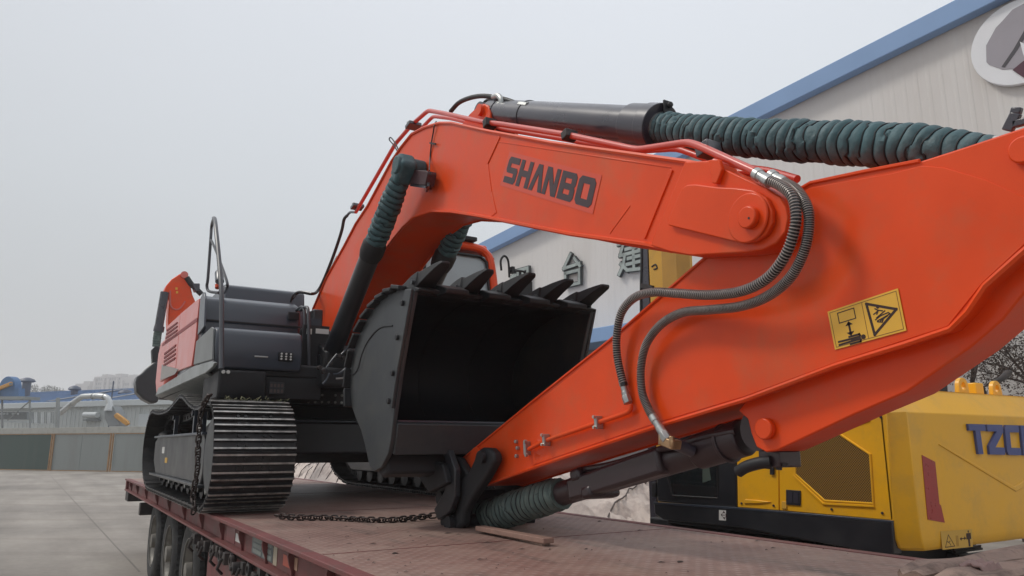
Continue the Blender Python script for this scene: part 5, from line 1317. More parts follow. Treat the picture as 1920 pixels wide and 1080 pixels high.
part('pictogram', mb, DECK_INK, stick, smooth=0)
mb = MB(); stroke(mb, DQ, [(.56, .12), (.93, .46), (.59, .90)], .0095, V, True)
for pts in ([(.66, .30), (.70, .36), (.67, .44)], [(.70, .36), (.75, .40)], [(.70, .36), (.66, .40), (.63, .42)], [(.64, .56), (.72, .50), (.82, .48), (.84, .52), (.76, .56), (.66, .60)], [(.66, .62), (.72, .66), (.74, .60)], [(.66, .52), (.78, .42)], [(.70, .62), (.80, .55)]): stroke(mb, DQ, pts, .0045, V)
c = bilin(DQ, .70, .28); mb.cyl(c, c + Vector((-.0007, 0, 0)), .006, 12)
part('pictogram', mb, DECK_INK, stick, smooth=0)

# pipe on the stick with clamps
def stpipe(pts, r, X=XS - .03): return part('steel_pipe', MB().tube(smooth_path([onX(x, y, X) for x, y in pts], 5), r, 12), RED, stick)
stpipe([(1182, 758), (1182, 767), (1172, 775), (1122, 792), (1070, 810), (1024, 826), (992, 842)], .0125)
for x, y in ((1122, 792), (1024, 825)):
    c = onX(x, y, XS - .03)
    part('pipe_clamp', MB().obox(c, (.022, 0, 0), (0, .011, 0), (0, .004, .034)), ZINC, stick, bevel=.003)
    for dz in (-.026, .028): part('clamp_bolt', MB().cyl(c + Vector((-.022, 0, dz)), c + Vector((-.036, 0, dz)), .009, 6), STEEL, stick)
for x, y in ((970, 828), (973, 840), (971, 855)):
    c = onX(x, y, XS); part('port_bolt', MB().cyl(c, c + Vector((-.02, 0, 0)), .012, 6), ZINC, stick, bevel=.002)
c = onX(988, 840, XS - .02); part('port_flange', MB().obox(c, (.02, 0, 0), (0, .012, 0), (0, .003, .04)), ZINC, stick, bevel=.003)
for x, y in ((987, 828), (989, 853)): c = onX(x, y, XS - .04); part('port_bolt', MB().cyl(c, c + Vector((-.016, 0, 0)), .011, 6), ZINC, stick)

# ---------------- hydraulic hoses hanging over the stick
HA = [(1440, 338, 2.37), (1462, 347, 2.36), (1484, 366, 2.34), (1492, 395, 2.33), (1490, 430, 2.33), (1472, 480, 2.34), (1438, 522, 2.36), (1390, 546, 2.38), (1330, 553, 2.40), (1270, 550, 2.41), (1225, 548, 2.41), (1190, 558, 2.42), (1166, 585, 2.43), (1157, 625, 2.44), (1157, 665, 2.45), (1165, 705, 2.46), (1171, 724, 2.465)]
HB = [(1466, 340, 2.40), (1492, 355, 2.38), (1512, 385, 2.36), (1517, 420, 2.36), (1508, 470, 2.36), (1482, 520, 2.37), (1440, 555, 2.39), (1390, 574, 2.40), (1330, 581, 2.41), (1280, 586, 2.42), (1240, 608, 2.43), (1212, 645, 2.44), (1202, 690, 2.45), (1204, 735, 2.45), (1215, 765, 2.45), (1226, 785, 2.45)]
hose(smooth_path([onX(*p) for p in HA], 10), .0225, stick, pitch=.0125); hose(smooth_path([onX(*p) for p in HB], 10), .0215, stick, pitch=.0085)
def fitting(a, b, r, m=ZINC):
    d = (b - a); mb = MB(); mb.tube([a, a + d * .30, a + d * .31, a + d * .62, a + d * .63, b], [r, r, r * .86, r * .86, r * .98, r * .98], 12); return part('hose_fitting', mb, m, stick, bevel=.002)
fitting(onX(1417, 325, 2.38), onX(1444, 341, 2.37), .027); fitting(onX(1445, 328, 2.41), onX(1470, 343, 2.40), .026)
fitting(onX(1166, 712, 2.465), onX(1175, 748, 2.468), .020); part('hose_nut', MB().cyl(onX(1173, 742, 2.468), onX(1178, 756, 2.47), .024, 6), ZINC, stick, bevel=.002)
fitting(onX(1223, 780, 2.45), onX(1245, 815, 2.45), .022); part('hose_nut', MB().cyl(onX(1243, 812, 2.45), onX(1252, 826, 2.45), .026, 6), ZINC, stick, bevel=.002)
BR = mat('brassy_fitting', (.42, .27, .15), .4, metal=.7, var=.3, nscale=30)
c = onX(1256, 830, 2.46); mb = MB(); mb.obox(c, (.03, 0, 0), (0, .045, .012), (0, -.006, .02)); mb.cyl(c + Vector((-.02, .035, -.01)), c + Vector((-.02, .035, .04)), .014, 8); mb.cyl(c + Vector((-.02, -.035, -.02)), c + Vector((-.02, -.035, .03)), .014, 8); part('flange_clamp', mb, BR, stick, bevel=.004)
part('hose_elbow', MB().tube(smooth_path([c, c + Vector((.05, 0, -.01)), c + Vector((.12, -.02, -.04))], 5), .03, 12), CYL, stick)

# ---------------- bucket cylinder (below the stick)
Pm = lambda x, y: onX(x, y, XC)
b0, b1 = Pm(1052, 926), Pm(1396, 820)
rB = rz(1200, 885, 26, XC)
bc_ = part('bucket_cylinder', MB().cyl(b0, b1, rB, 36), CYLD, ex, bevel=.01)
dB = (b1 - b0).normalized(); uB = Vector((0, dB.z, -dB.y));  uB = uB if uB.z > 0 else -uB
part('cylinder_head', MB().cyl(Pm(1310, 847), Pm(1398, 819), rB * 1.18, 36), CYLD, bc_, bevel=.01)
part('cylinder_head', MB().cyl(Pm(1362, 832), Pm(1367, 830), rB * 1.30, 36), CYLD, bc_, bevel=.003)
part('rod_guard', MB().obox((Pm(1088, 918) + Pm(1262, 863)) / 2 + Vector((-.05, 0, .0)), (.05, 0, 0), (Pm(1262, 863) - Pm(1088, 918)) / 2, uB * .064), CYLD, bc_, bevel=.02)
for x, y in ((1104, 890), (1126, 922)):
    part('pipe_clamp', MB().obox(Pm(x, y), (.11, 0, 0), dB * .045, uB * .035), CYLD, bc_, bevel=.02)
part('steel_pipe', MB().tube(smooth_path([onX(1085, 882, 2.62), onX(1150, 870, 2.62), onX(1230, 845, 2.6), onX(1262, 836, 2.56)], 6), .018, 10), CYLD, bc_)
part('steel_pipe', MB().tube(smooth_path([onX(1230, 846, 2.6), onX(1320, 820, 2.6), onX(1380, 808, 2.6)], 6), .016, 10), CYLD, bc_)
part('valve_block', MB().obox(Pm(1462, 860), (.07, 0, 0), (0, .055, 0), (0, 0, .035)), CYLD, bc_, bevel=.008)
part('cylinder_eye', MB().cyl(Pm(1439, 806) + Vector((-.07, 0, 0)), Pm(1439, 806) + Vector((.06, 0, 0)), .09, 28), CYLD, bc_)
part('rubber_hose', MB().tube(smooth_path([onX(1445, 866, 2.6), onX(1425, 868, 2.58), onX(1400, 875, 2.57), onX(1385, 884, 2.57)], 6), .026, 12), BLACKM, bc_)
for x, y in ((1388, 878), (1440, 872), (1460, 874), (1472, 868)): part('clamp_bolt', MB().cyl(onX(x, y, 2.62), onX(x, y + 7, 2.62), .014, 6), RUSTD, bc_)
bp = [Pm(872, 976), Pm(920, 966), Pm(970, 951), Pm(1010, 938), Pm(1056, 925)]
bellows(smooth_path(bp, 20), rz(990, 945, 34, XC), .052, BELG, bc_, seed=9, depth=.19, n=40, wrinkle=.7, rr=lambda t: .86 + .14 * sin(pi * t))
part('cylinder_rod', MB().cyl(Pm(850, 980), b0, .045, 18), STEEL, bc_)

# ---------------- linkage
LK = [(888, 862), (892, 846), (903, 839), (916, 840), (925, 850), (926, 866), (908, 898), (884, 934), (869, 960), (866, 984), (852, 998), (828, 997), (823, 978), (834, 942), (858, 906), (878, 884)]
lk = part('linkage_arm', MB().prismX(OUTL(LK, 2.40), 2.40, 2.47), BLACKM, ex, bevel=.02, seg=3); part('linkage_arm', MB().prismX(OUTL(LK, 2.40), 2.87, 2.94), BLACKM, ex, bevel=.02, seg=3)
Y_, Z_ = YZ(907, 857, 2.40); part('linkage_pin', MB().cyl((2.37, Y_, Z_), (3.03, Y_, Z_), .04, 20), BLACKM, ex)
Y_, Z_ = YZ(848, 980, 2.40); part('linkage_pin', MB().cyl((2.36, Y_, Z_), (3.04, Y_, Z_), .05, 20), BLACKM, ex)
LB = [(827, 825), (837, 823), (850, 858), (858, 880), (858, 930), (848, 960), (825, 975), (818, 955), (838, 920), (846, 890), (838, 860)]
part('linkage_bar', MB().prismX(OUTL(LB, 2.36), 2.34, 2.385), BLACK, ex, bevel=.008)
part('tip_bracket', MB().bar(onX(861, 872, 2.47), onX(864, 893, 2.47), .05, .03), RED, ex, bevel=.006)

# ---------------- bucket
X0, X1 = 1.92, 3.38
HEEL = [(4.38, 2.73), (4.54, 2.765), (4.72, 2.78), (4.90, 2.765), (5.08, 2.72), (5.24, 2.655), (5.38, 2.56), (5.49, 2.44), (5.54, 2.29), (5.53, 2.14), (5.48, 2.03), (5.38, 1.94), (5.26, 1.85), (5.18, 1.76), (5.12, 1.68), (5.06, 1.60), (4.96, 1.57), (4.84, 1.60), (4.73, 1.69), (4.69, 1.78), (4.66, 1.92)]
FRONT = [(4.66, 1.92), (4.58, 2.2), (4.47, 2.5), (4.38, 2.72)]
inner = []
def offset(poly, d):
    out = []
    for i, (y, z) in enumerate(poly):
        a = poly[max(0, i - 1)]; b = poly[min(len(poly) - 1, i + 1)]; ty, tz_ = b[0] - a[0], b[1] - a[1]; l_ = sqrt(ty * ty + tz_ * tz_); out.append((y - tz_ / l_ * -d, z + ty / l_ * -d))
    return out
SHL_ = HEEL[:13]
shell = SHL_ + offset(SHL_, .03)[::-1]
bk = part('bucket', MB().prismX(shell, X0 + .03, X1 - .03), BUCKETI, ex, bevel=0)
def side_plate(x0, x1): return part('side_plate', MB().prismX(HEEL + FRONT[1:], x0, x1), BUCKETO, bk, bevel=.006)
side_plate(X0, X0 + .032); side_plate(X1 - .032, X1)
# raised outer heel wear plates (stepped strips round the heel)
oh = offset(HEEL, -.012)
fine = resample([Vector((0, a, b)) for a, b in offset(HEEL, -.004)[:12]], .15)
for a, b in zip(fine[1:-1], fine[2:]):
    d_ = (b - a).normalized(); n_ = Vector((0, d_.z, -d_.y)); c_ = (a + b) / 2
    if n_.dot(c_ - Vector((0, 4.9, 2.2))) < 0: n_ = -n_
    mb = MB(); mb.obox((X0 + .09, c_.y + n_.y * .012, c_.z + n_.z * .012), (.14, 0, 0), d_ * .070 + n_ * .009, n_ * .014); part('wear_strip', mb, BLACKM, bk, bevel=.006)
    mb = MB(); mb.obox((X1 - .09, c_.y + n_.y * .012, c_.z + n_.z * .012), (.14, 0, 0), d_ * .070 + n_ * .009, n_ * .014); part('wear_strip', mb, BLACKM, bk, bevel=.006)
part('wear_plate', MB().prismX(OUTL([(655, 706), (668, 640), (690, 612), (712, 608), (716, 614), (700, 628), (688, 650), (678, 690), (664, 702)], X0), X0 - .001, X0 + .0), BUCKETO, bk)
mb = MB(); mb.tube(smooth_path([onX(x, y, X0 - .001) for x, y in ((656, 702), (664, 701), (672, 690), (679, 664), (690, 640), (706, 620), (720, 612), (736, 611))], 6), .007, 6); part('weld_bead', mb, BLACKM, bk)
# side cutter along the front edge
cut = [(4.64, 1.98), (4.57, 2.22), (4.46, 2.5), (4.375, 2.735), (4.49, 2.75), (4.60, 2.5), (4.69, 2.24), (4.72, 2.0)]
for x0, x1 in ((X0 - .022, X0 - .001), (X1 + .001, X1 + .022)): part('side_cutter', MB().prismX(cut, x0, x1), BUCKETO, bk, bevel=.006)
for y, z in ((4.50, 2.66), (4.57, 2.44), (4.63, 2.21), (4.68, 2.03)):
    part('side_cutter_bolt', MB().cyl((X0 - .022, y, z), (X0 - .040, y, z), .020, 6), BLACKM, bk, bevel=.003); part('side_cutter_bolt', MB().cyl((X1 + .022, y, z), (X1 + .040, y, z), .020, 6), BLACKM, bk, bevel=.003)
part('cutting_lip', MB().prismX([(4.35, 2.715), (4.33, 2.73), (4.42, 2.765), (4.62, 2.795), (4.62, 2.755), (4.44, 2.73)], X0 + .01, X1 - .01), BLACKM, bk, bevel=.005)
part('top_section', MB().prismX([(4.70, 1.68), (4.655, 1.885), (4.69, 1.895), (5.28, 1.87), (5.2, 1.80), (4.76, 1.70)], X0 + .03, X1 - .03), BUCKETO, bk, bevel=.008)
part('torque_tube', MB().prismX([(4.80, 1.56), (4.82, 1.69), (5.08, 1.69), (5.05, 1.58), (4.9, 1.53)], X0 + .03, X1 - .03), BLACKM, bk, bevel=.02)
part('inner_seam', MB().box(X0 + .05, X1 - .05, 4.69, 4.71, 1.896, 1.908), GREYP, bk)
for x in (X0 + .55, X0 + 1.0): part('inner_weld', MB().prismX([(y - .0, z) for y, z in offset(HEEL[2:12], .03)] + offset(HEEL[2:12], .035)[::-1], x, x + .010), BUCKETI, bk, smooth=0)
# teeth
rtt = random.Random(12)
def tooth(xc, sc=1.0, roll=0):
    jy, jz, jl = rtt.uniform(-.012, .012), rtt.uniform(-.008, .008), rtt.uniform(.93, 1.05)
    secs = [(4.105, 2.866, .032, .018), (4.13, 2.864, .044, .034), (4.19, 2.856, .052, .052), (4.27, 2.844, .058, .078), (4.35, 2.828, .064, .105), (4.395, 2.82, .067, .118), (4.40, 2.82, .082, .132), (4.48, 2.805, .090, .135), (4.56, 2.795, .086, .118), (4.70, 2.785, .07, .075), (4.84, 2.77, .05, .03)]
    vs = []
    secs = [(4.4 + (y - 4.4) * (jl if y < 4.4 else 1) + jy, z + jz * (1 if y < 4.4 else 0), hw * .95, hh * .9) for y, z, hw, hh in secs]
    for y, z, hw, hh in secs:
        vs += [(xc - hw, y, z - hh * .55), (xc - hw * .8, y, z + hh * .35), (xc + hw * .8, y, z + hh * .35), (xc + hw, y, z - hh * .55)]
    for i in range(4): pass
    fs = [(0, 1, 2, 3)] + [(i * 4 + k, i * 4 + (k + 1) % 4, (i + 1) * 4 + (k + 1) % 4, (i + 1) * 4 + k) for i in range(len(secs) - 1) for k in range(4)] + [tuple((len(secs) - 1) * 4 + k for k in (3, 2, 1, 0))]
    o = part('tooth', MB().add(vs, fs), BLACKM, bk, bevel=.007, seg=2, smooth=25)
    part('tooth_pin', MB().cyl((xc - .095, 4.42, 2.79), (xc + .095, 4.42, 2.79), .017, 10), BUCKETO, bk)
for i in range(5): tooth(X0 + .09 + i * (X1 - X0 - .18) / 4)
for i in range(4):
    xa = X0 + .09 + (i + .5) * (X1 - X0 - .18) / 4
    part('lip_shroud', MB().prismX([(4.25, 2.705), (4.24, 2.735), (4.36, 2.78), (4.5, 2.785), (4.5, 2.76), (4.38, 2.70)], xa - .085, xa + .085), BLACKM, bk, bevel=.008)
# hinge ears
EARS = [(4.70, 1.66), (5.05, 1.70), (5.12, 1.52), (4.95, 1.36), (4.80, 1.27), (4.60, 1.28), (4.52, 1.40), (4.52, 1.54)]
for x0 in (2.42, 2.90): part('hinge_ear', MB().prismX(EARS, x0, x0 + .06), BLACKM, bk, bevel=.015)
for x0 in (2.30, 3.04): part('hinge_rib', MB().prismX([(4.62, 1.50), (4.7, 1.62), (5.1, 1.66), (5.16, 1.56), (4.9, 1.42)], x0, x0 + .05), BLACKM, bk, bevel=.01)
part('bucket_pin', MB().cyl((2.38, 4.9, 1.38), (3.0, 4.9, 1.38), .05, 20), BLACKM, bk)

# ================================================================== SECOND ORANGE EXCAVATOR FAR BEHIND
YF = 20.0
f2 = thing('far_excavator_arm', 'second orange excavator arm with black bucket far behind the near machine', 'excavator arm', onY(335, 720, YF))
def fy(pts, d, y=YF): return MB().extrude([onY(a, b, y) for a, b in pts], (0, d, 0))
part('far_stick', fy([(308, 545), (312, 535), (322, 523), (336, 514), (345, 510), (352, 514), (356, 530), (361, 552), (367, 566), (358, 590), (330, 618), (317, 640), (315, 600), (317, 565), (313, 555)], .45), RED, f2, bevel=.03)
a = onY(331, 580, YF); mb = MB(); pts = [onY(319, 545, YF), onY(320, 572, YF), onY(328, 580, YF), onY(338, 578, YF), onY(347, 565, YF)]; part('weld_bead', MB().tube([p + Vector((0, -.01, 0)) for p in smooth_path(pts, 5)], .02, 6), RED2, f2)
for x, y in ((331, 541), (332, 548)): part('decal_mark', fy([(x - 2, y - 2), (x + 2, y - 2), (x + 2, y + 2), (x - 2, y + 2)], .01, YF - .02), DECY, f2, smooth=0)
part('boss', MB().cyl(onY(346, 515, YF - .05), onY(346, 515, YF - .05) + Vector((0, .5, 0)), .09, 18), RED2, f2)
part('far_cylinder', MB().cyl(onY(309, 548, YF - .1), onY(297, 618, YF - .1), .10, 16), CYL, f2); part('far_cylinder_collar', MB().cyl(onY(299, 612, YF - .1), onY(297, 622, YF - .1), .12, 16), CYL, f2)
bellows(smooth_path([onY(297, 620, YF - .1), onY(295, 630, YF - .1), onY(293, 650, YF - .1)], 10), .095, .055, BELG, f2, seed=3)
part('far_link', fy([(285, 655), (292, 648), (303, 652), (303, 662), (297, 660), (298, 690), (287, 690)], .3, YF - .2), BLACKM, f2, bevel=.02)
part('far_bucket', fy([(254, 716), (257, 705), (266, 699), (275, 690), (287, 680), (299, 676), (300, 740), (296, 755), (284, 756), (268, 748), (256, 735)], .6, YF - .25), BLACK, f2, bevel=.05, seg=3)
mb = MB()
part('far_hose', MB().tube(smooth_path([onY(350, 520, YF), onY(358, 532, YF), onY(366, 540, YF), onY(378, 552, YF)], 6), .07, 10), BLACKM, f2)
part('far_block', fy([(360, 531), (375, 531), (375, 545), (366, 546)], .25, YF - .1), CYL, f2, bevel=.02)
part('far_boom', fy([(356, 590), (366, 566), (400, 590), (470, 640), (470, 720), (400, 680)], .5, YF + .1), RED, f2, bevel=.03)
# ================================================================== YELLOW MACHINE ON THE RIGHT
XY = 6.0
ym = thing('yellow_excavator', 'yellow excavator with perforated side grille and blue rear lettering standing beyond the trailer', 'excavator', (7.2, 5.3, 0))
C0 = onX(1666, 880, XY); Y0 = C0.y; YR = Y0 - .14
XR = onY(1713, 880, YR).x
zb = onY(1742, 1034, YR).z; zs = onY(1713, 774, YR).z; ztp = onY(1760, 733, YR + .17).z
XE = XY + 2.95
def plan(ix, iy, ch=0):
    return [(XY + ix, Y0 + .03), (XY + ix, Y0 + .0 + ch * .1), (XR + ix, YR + iy), (XE - (XR - XY) - ix, YR + iy), (XE - ix, Y0 + ch * .1), (XE - ix, Y0 + .03)]
lev = [(zb, plan(.09, .03)), (zb + .025, plan(.045, .012)), (zb + .09, plan(.015, .003)), (zb + .2, plan(0, .0)), (zs, plan(0, 0)), (ztp, plan(.10, .18, .1))]
vs = [(x, y, z) for z, pl in lev for x, y in pl]; n = 6
cw = part('counterweight', MB().add(vs, [tuple(range(n))] + [tuple((len(lev) - 1) * n + k for k in range(n))[::-1]] + [(a * n + k, a * n + (k + 1) % n, (a + 1) * n + (k + 1) % n, (a + 1) * n + k) for a in range(len(lev) - 1) for k in range(n)]), YEL, ym, bevel=.022, seg=3, smooth=30)
# V crease moulded on the rear face
cr1 = [onY(1760, 833, YR), onY(1900, 919, YR), onY(1990, 868, YR)]
mb = MB(); mb.extrude([onY(x, y, YR + .01) for x, y in ((1758, 831), (1899, 912), (2010, 845), (2030, 850), (1902, 922), (1757, 834))], (0, -.018, 0)); part('rear_crease', mb, YEL, cw, bevel=.008)
# blue block letters TZCM (the photograph's frame cuts the word)
lc = [(1811, 1842), (1846, 1875), (1879, 1905), (1909, 1942)]
for ch, (a, b) in zip('TZCM', lc):
    sk_ = 8
    yt = lambda x: 795 + (x - 1813) * .028
    c = (onY(a, yt(a), YR - .001), onY(b, yt(b), YR - .001), onY(b + sk_ * .7, yt(b) + 56, YR - .001), onY(a + sk_ * .7, yt(a) + 56, YR - .001))
    if ch == 'T': c = (onY(a, yt(a), YR - .001), onY(b, yt(b), YR - .001), onY(b + 8, yt(b) + 56, YR - .001), onY(a + 8, yt(a) + 56, YR - .001))
    letter(ch, c, (0, -.022, 0), BLUE, cw)
mb = MB(); mb.extrude([onY(x, y, YR - .001) for x, y in ((1728, 853), (1753, 866), (1761, 945), (1764, 948), (1771, 980), (1739, 974))], (0, -.003, 0)); part('red_reflector', mb, DECREF, cw, smooth=0)
# lower rear warning sticker
DR = [onY(x, y, YR - .001) for x, y in ((1763, 996), (1822, 992), (1824, 1025), (1767, 1031))]
part('warning_sticker', MB().extrude(DR, (0, -.001, 0)), mat('decal_yellow_pale', (.62, .36, .05), .4), cw, smooth=0)
DR = [p + Vector((0, -.0012, 0)) for p in DR]; V2 = (0, -.0008, 0); mb = MB()
stroke(mb, DR, [(.10, .88), (.23, .22), (.40, .86)], .006, V2, True); stroke(mb, DR, [(.17, .58), (.24, .66), (.28, .8)], .006, V2); stroke(mb, DR, [(.22, .62), (.27, .56)], .005, V2)
part('pictogram', mb, DECK_INK, cw, smooth=0); mb = MB()
stroke(mb, DR, [(.62, .5), (.76, .48)], .007, V2)
mb.extrude([bilin(DR, u, v) for u, v in ((.58, .5), (.64, .40), (.64, .6))], V2); mb.extrude([bilin(DR, u, v) for u, v in ((.79, .48), (.73, .38), (.73, .58))], V2)
mb.extrude([bilin(DR, u, v) for u, v in ((.80, .22), (.95, .20), (.96, .55), (.91, .56), (.92, .97), (.86, .97), (.85, .56), (.80, .56))], V2)
c = bilin(DR, .875, .12); mb.cyl(c, c + Vector((0, -.001, 0)), .010, 10)
part('pictogram', mb, DECK_INK, cw, smooth=0)
part('sticker_panel', MB().extrude([bilin(DR, u, v) for u, v in ((.46, .3), (.54, .3), (.54, .9), (.46, .9))], (0, -.0008, 0)), mat('decal_yellow_line', (.45, .24, .03), .5), cw, smooth=0)
# lifting lugs and the cap between them
def lug(x, y, rpx, nm='lifting_lug'):
    c = onY(x, y, YR + .42); r = abs(onY(x, y - rpx, YR + .42).z - c.z); mb = MB(); n = 20; o = []
    for i in range(n + 1): a = pi * i / n; o.append((c.x + r * cos(a), c.z + r * sin(a)))
    o = [(c.x + r * 1.15, ztp - .06)] + o + [(c.x - r * 1.15, ztp - .06)]
    ri = r * .46; N = 24
    ring_o = []
    for i in range(N):
        a = 2 * pi * i / N; ring_o.append((c.x + ri * cos(a), c.z + ri * sin(a)))
    # plate with an eye: quads between eye and outline
    def outer(a):
        if sin(a) >= 0: return (c.x + r * cos(a), c.z + r * sin(a))
        zz = ztp - .06; return (c.x + r * 1.12 * (1 if cos(a) > 0 else -1) * min(1, abs(cos(a)) * 1.6), c.z + (zz - c.z) * min(1, -sin(a) * 1.5))
    vs = []
    for y_ in (c.y, c.y + .045):
        for i in range(N): vs.append((ring_o[i][0], y_, ring_o[i][1]))
        for i in range(N): q = outer(2 * pi * i / N); vs.append((q[0], y_, q[1]))
    fs = []
    for i in range(N):
        j = (i + 1) % N
        fs += [(i, j, N + j, N + i), (2 * N + i, 3 * N + i, 3 * N + j, 2 * N + j), (i, 2 * N + i, 2 * N + j, j), (N + i, N + j, 3 * N + j, 3 * N + i)]
    return part(nm, MB().add(vs, fs), YEL, ym, bevel=.004)
lug(1807, 724, 16); lug(1870, 729, 15)
a = onY(1839, 727, YR + .42); part('lug_block', MB().box(a.x - .09, a.x + .06, a.y, a.y + .12, ztp - .06, a.z + .05), YEL, ym, bevel=.01)
# cab behind (only its rounded window corner shows)
p0, p1 = onY(1645, 728, 6.4), onY(1778, 735, 6.4)
part('cab_rear', MB().extrude([onY(x, y, 6.4) for x, y in ((1560, 760), (1560, 660), (1700, 655), (1752, 668), (1768, 690), (1778, 722), (1780, 760))], (0, .9, 0)), BLACKM, ym, bevel=.03)
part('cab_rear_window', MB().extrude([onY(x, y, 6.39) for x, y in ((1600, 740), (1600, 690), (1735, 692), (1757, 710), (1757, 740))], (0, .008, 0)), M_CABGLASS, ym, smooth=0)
part('cab_light_panel', MB().extrude([onY(x, y, 6.38) for x, y in ((1700, 733), (1722, 722), (1757, 722), (1757, 736), (1700, 740))], (0, .01, 0)), mat('pale_green_grey_panel', (.33, .37, .33), .4), ym, smooth=0)
a = onY(1890, 707, YR + 1.4); part('exhaust_cowl', MB().tube([onY(1860, 716, YR + 1.5), onY(1875, 712, YR + 1.5), onY(1890, 700, YR + 1.5), onY(1898, 696, YR + 1.5)], [.02, .035, .05, .008], 14), RUSTD, ym)

# side panels
def sp(nm, pts, m, x0=-.0, d=.03, bevel=.006, parent=None):
    return part(nm, MB().prismX([YZ(*p, XY) for p in pts], XY + x0, XY + x0 + d), m, parent or ym, bevel=bevel)
sp('body_shell', [(1380, 803), (1664, 772), (1674, 970), (1383, 938)], YELD, .05, 2.2, .02)
top_y = lambda x: 836 - (836 - 758) * (x - 91) / (1664 - 91) - 0
sp('engine_door', [(1459.5, 785), (1560, 777), (1600, 770), (1662, 768), (1674.5, 976), (1462, 957)], YEL)
sp('front_door', [(1381, 800), (1458, 792), (1460.5, 957), (1383, 951)], YEL)
part('body_top', MB().extrude([(XY + .002, onX(1381, 800, XY).y, zs), (XY + .10, onX(1381, 800, XY).y, ztp), (XY + .10, Y0 + .035, ztp), (XY + .002, Y0 + .035, zs)], (2.8, 0, 0)), YEL, ym, bevel=.02)
for x, y in ((1466, 812), (1467, 940)):
    sp('hinge', [(x, y), (x + 9, y + .6), (x + 9, y + 14), (x, y + 13.4)], YELD, -.012, .014, .003)
for x, y in ((1390, 812), (1450, 808), (1451, 948), (1391, 944), (1652, 782), (1655, 962), (1560, 955)):
    p_ = onX(x, y, XY); part('panel_bolt', MB().cyl((XY - .001, p_.y, p_.z), (XY - .009, p_.y, p_.z), .012, 6), CYL, ym)
sp('door_handle', [(1446, 868), (1453, 868), (1453, 890), (1446, 890)], BLACKM, -.022, .022, .004)
sp('door_crease', [(1396, 944), (1398, 936), (1425, 938), (1446, 941), (1425, 944)], YEL, -.014, .02, .006)
GR = [(1491, 800), (1572, 812), (1632, 852), (1638, 944), (1547, 939), (1492, 889)]
sp('perforated_grille', GR, M_GRILLE, -.004, .008, 0)
fr = MB(); q = [Vector((XY - .004, *YZ(x, y, XY))) for x, y in GR]; fr.tube(q + [q[0]], .011, 6, caps=False); part('grille_frame', fr, YEL, ym)
fr = MB(); q = [Vector((XY - .003, *YZ(x, y, XY))) for x, y in ((1489, 892), (1544, 944), (1640, 949))]; fr.tube(q, .014, 6); part('grille_lower_lip', fr, YEL, ym)
lt = sp('door_latch', [(1475, 918), (1502, 920), (1502, 948), (1475, 946)], BLACKM, -.012, .014, .004)
sp('latch_recess', [(1479, 922), (1488, 923), (1488, 943), (1479, 942)], CYL, -.016, .003, 0); sp('latch_recess', [(1490, 923), (1499, 924), (1499, 944), (1490, 943)], CYL, -.016, .003, 0)
sp('red_sticker', [(1606, 786), (1630, 780), (1631, 788), (1606, 797), (1590, 800)], DECREF, -.004, .003, 0)
sp('red_sticker', [(1560, 800), (1631, 779), (1631, 790), (1580, 806)], DECREF, -.0075, .003, 0)
# black sill and frame
sk_ = sp('side_sill', [(1228, 942), (1382, 953), (1676, 979), (1678, 1040), (1660, 1040), (1450, 1001), (1390, 989), (1300, 980), (1245, 974), (1230, 964)], BLACK, -.02, .12, .012)
sp('sill_top_edge', [(1228, 941), (1382, 951), (1676, 976), (1676, 980), (1382, 955), (1228, 945)], GREYP, -.024, .03, .002)
ws_ = sp('white_sticker', [(1351, 956), (1364, 957), (1364, 976), (1351, 975)], DECW, -.0225, .002, 0)
c = onX(1357.5, 966, XY - .0235); mb = MB()
for dy, dz in ((1, 0), (-1, 0), (0, 1), (0, -1)):
    mb.add([(XY - .0235, c.y + dy * .045, c.z + dz * .045), (XY - .0235, c.y + dy * .02 + dz * .02, c.z + dz * .02 + dy * .02), (XY - .0235, c.y + dy * .02 - dz * .02, c.z + dz * .02 - dy * .02)], [(0, 1, 2)])
mb.cyl((XY - .0235, c.y, c.z), (XY - .0245, c.y, c.z), .008, 8); part('sticker_arrows', mb, INK, ym, smooth=0)
part('platform', MB().box(XY + .12, XY + 2.2, YR + .35, onX(1235, 960, XY).y, zb - .02, zb + .15), BLACKM, ym, bevel=.02)
# black cab side
cby = lambda x: onX(x, 900, XY).y
part('cab_side', MB().prismX([YZ(*p, XY) for p in ((1232, 941), (1230, 885), (1250, 780), (1300, 760), (1379, 770), (1381, 952))], XY + .0, XY + 1.0), BLACK, ym, bevel=.02)
part('cab_side_window', MB().prismX([YZ(*p, XY) for p in ((1265, 928), (1255, 890), (1262, 820), (1342, 815), (1344, 932))], XY - .006, XY - .001), GLASS, ym, smooth=0)
fr = MB(); q = [Vector((XY - .006, *YZ(x, y, XY))) for x, y in ((1262, 929), (1252, 890), (1258, 818), (1345, 812), (1347, 934))]; fr.tube(q + [q[0]], .010, 6, caps=False); part('window_seal', fr, RUBBER, ym)
part('cab_seat_back', MB().prismX([YZ(*p, XY) for p in ((1318, 905), (1318, 878), (1330, 874), (1334, 900))], XY - .004, XY - .0065), mat('dim_seat_green', (.06, .085, .07), .6), ym, smooth=0)
part('cab_step_ladder', MB().prismX([YZ(*p, XY) for p in ((1222, 905), (1229, 905), (1229, 932), (1222, 932))], XY, XY + .3), BLACKM, ym, bevel=.006)
part('front_frame', MB().box(XY + .15, XY + 2.4, 6.6, 7.0, .42, zb + .02), BLACKM, ym, bevel=.02)
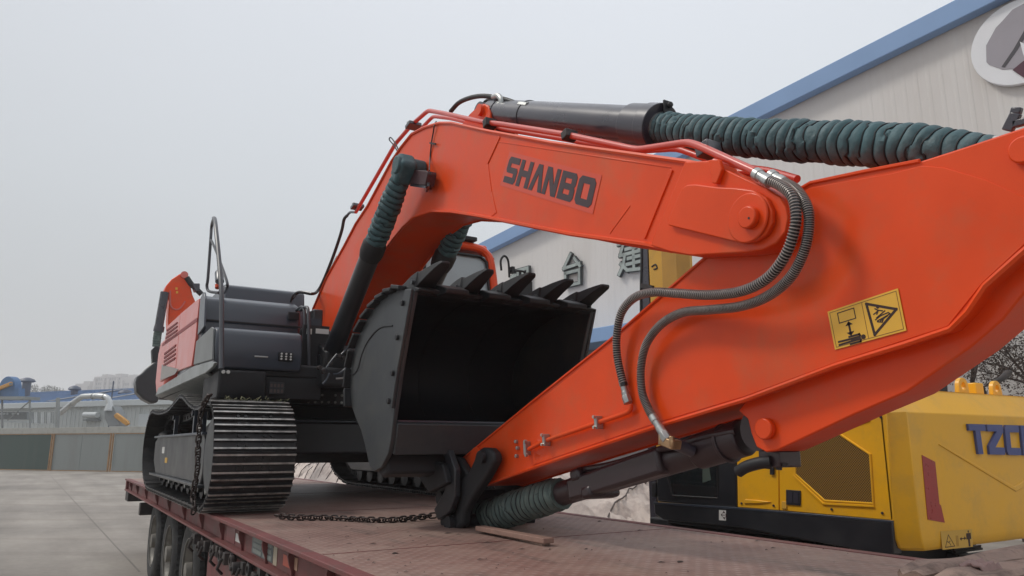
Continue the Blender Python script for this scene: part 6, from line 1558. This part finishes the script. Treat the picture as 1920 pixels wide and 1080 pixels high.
# undercarriage
def ytrack(x0):
    L0, L1 = YR + .5, YR + 2.05
    prof = [(L0 + .36, .04), (L0 + .08, .22), (L0, .45), (L0 + .12, .68), (L0 + .4, .78), (L1 - .4, .78), (L1 - .12, .68), (L1, .45), (L1 - .08, .22), (L1 - .36, .04)]
    b = part('crawler_frame', MB().prismX([(a * .96 + .04 * (L0 + L1) / 2, max(.12, z * .9 + .04)) for a, z in prof], x0 + .12, x0 + .38), BLACKM, ym, bevel=.02)
    path = resample(smooth_path([Vector((0, a, z)) for a, z in prof + prof[:1]], 6), .16)
    mb = MB().box(-.25, .25, -.075, .075, -.02, 0)
    for y in (-.05, 0, .05): mb.box(-.25, .25, y - .008, y + .008, 0, .022)
    me = mb.mesh('track_shoe', TRACK, 0)
    for i in range(len(path) - 1):
        p, q = path[i], path[i + 1]; d_ = (q - p).normalized(); n_ = Vector((0, d_.z, -d_.y)); ctr = Vector((0, (L0 + L1) / 2, .42))
        if (p - ctr).dot(n_) < 0 and abs(p.y - ctr.y) > .45 or (abs(p.y - ctr.y) <= .45 and n_.z * (p.z - .42) < 0): n_ = -n_
        o = link('track_shoe', me, (x0 + .25, p.y, p.z), b); o.rotation_euler = Matrix((d_.cross(n_), d_, n_)).transposed().to_euler()
ytrack(XY + .15); ytrack(XY + 1.75)
part('undercarriage', MB().box(XY + .5, XY + 1.9, YR + .8, YR + 1.8, .3, zb), BLACKM, ym, bevel=.03)

# ================================================================== AIR
hz = bpy.data.materials.new('thin_haze'); hz.use_nodes = True
hn, hl_ = hz.node_tree.nodes, hz.node_tree.links; hn.clear()
ho = hn.new('ShaderNodeOutputMaterial'); hv = hn.new('ShaderNodeVolumePrincipled')
hv.inputs['Color'].default_value = (.98, .98, 1, 1); hv.inputs['Density'].default_value = HAZE_D; hv.inputs['Anisotropy'].default_value = 0.2
hl_.new(hv.outputs[0], ho.inputs['Volume'])
if HAZE_D > 0: part('haze', MB().box(-880, 880, -290, 1170, -1, 78), hz, None, smooth=0, kind='stuff')
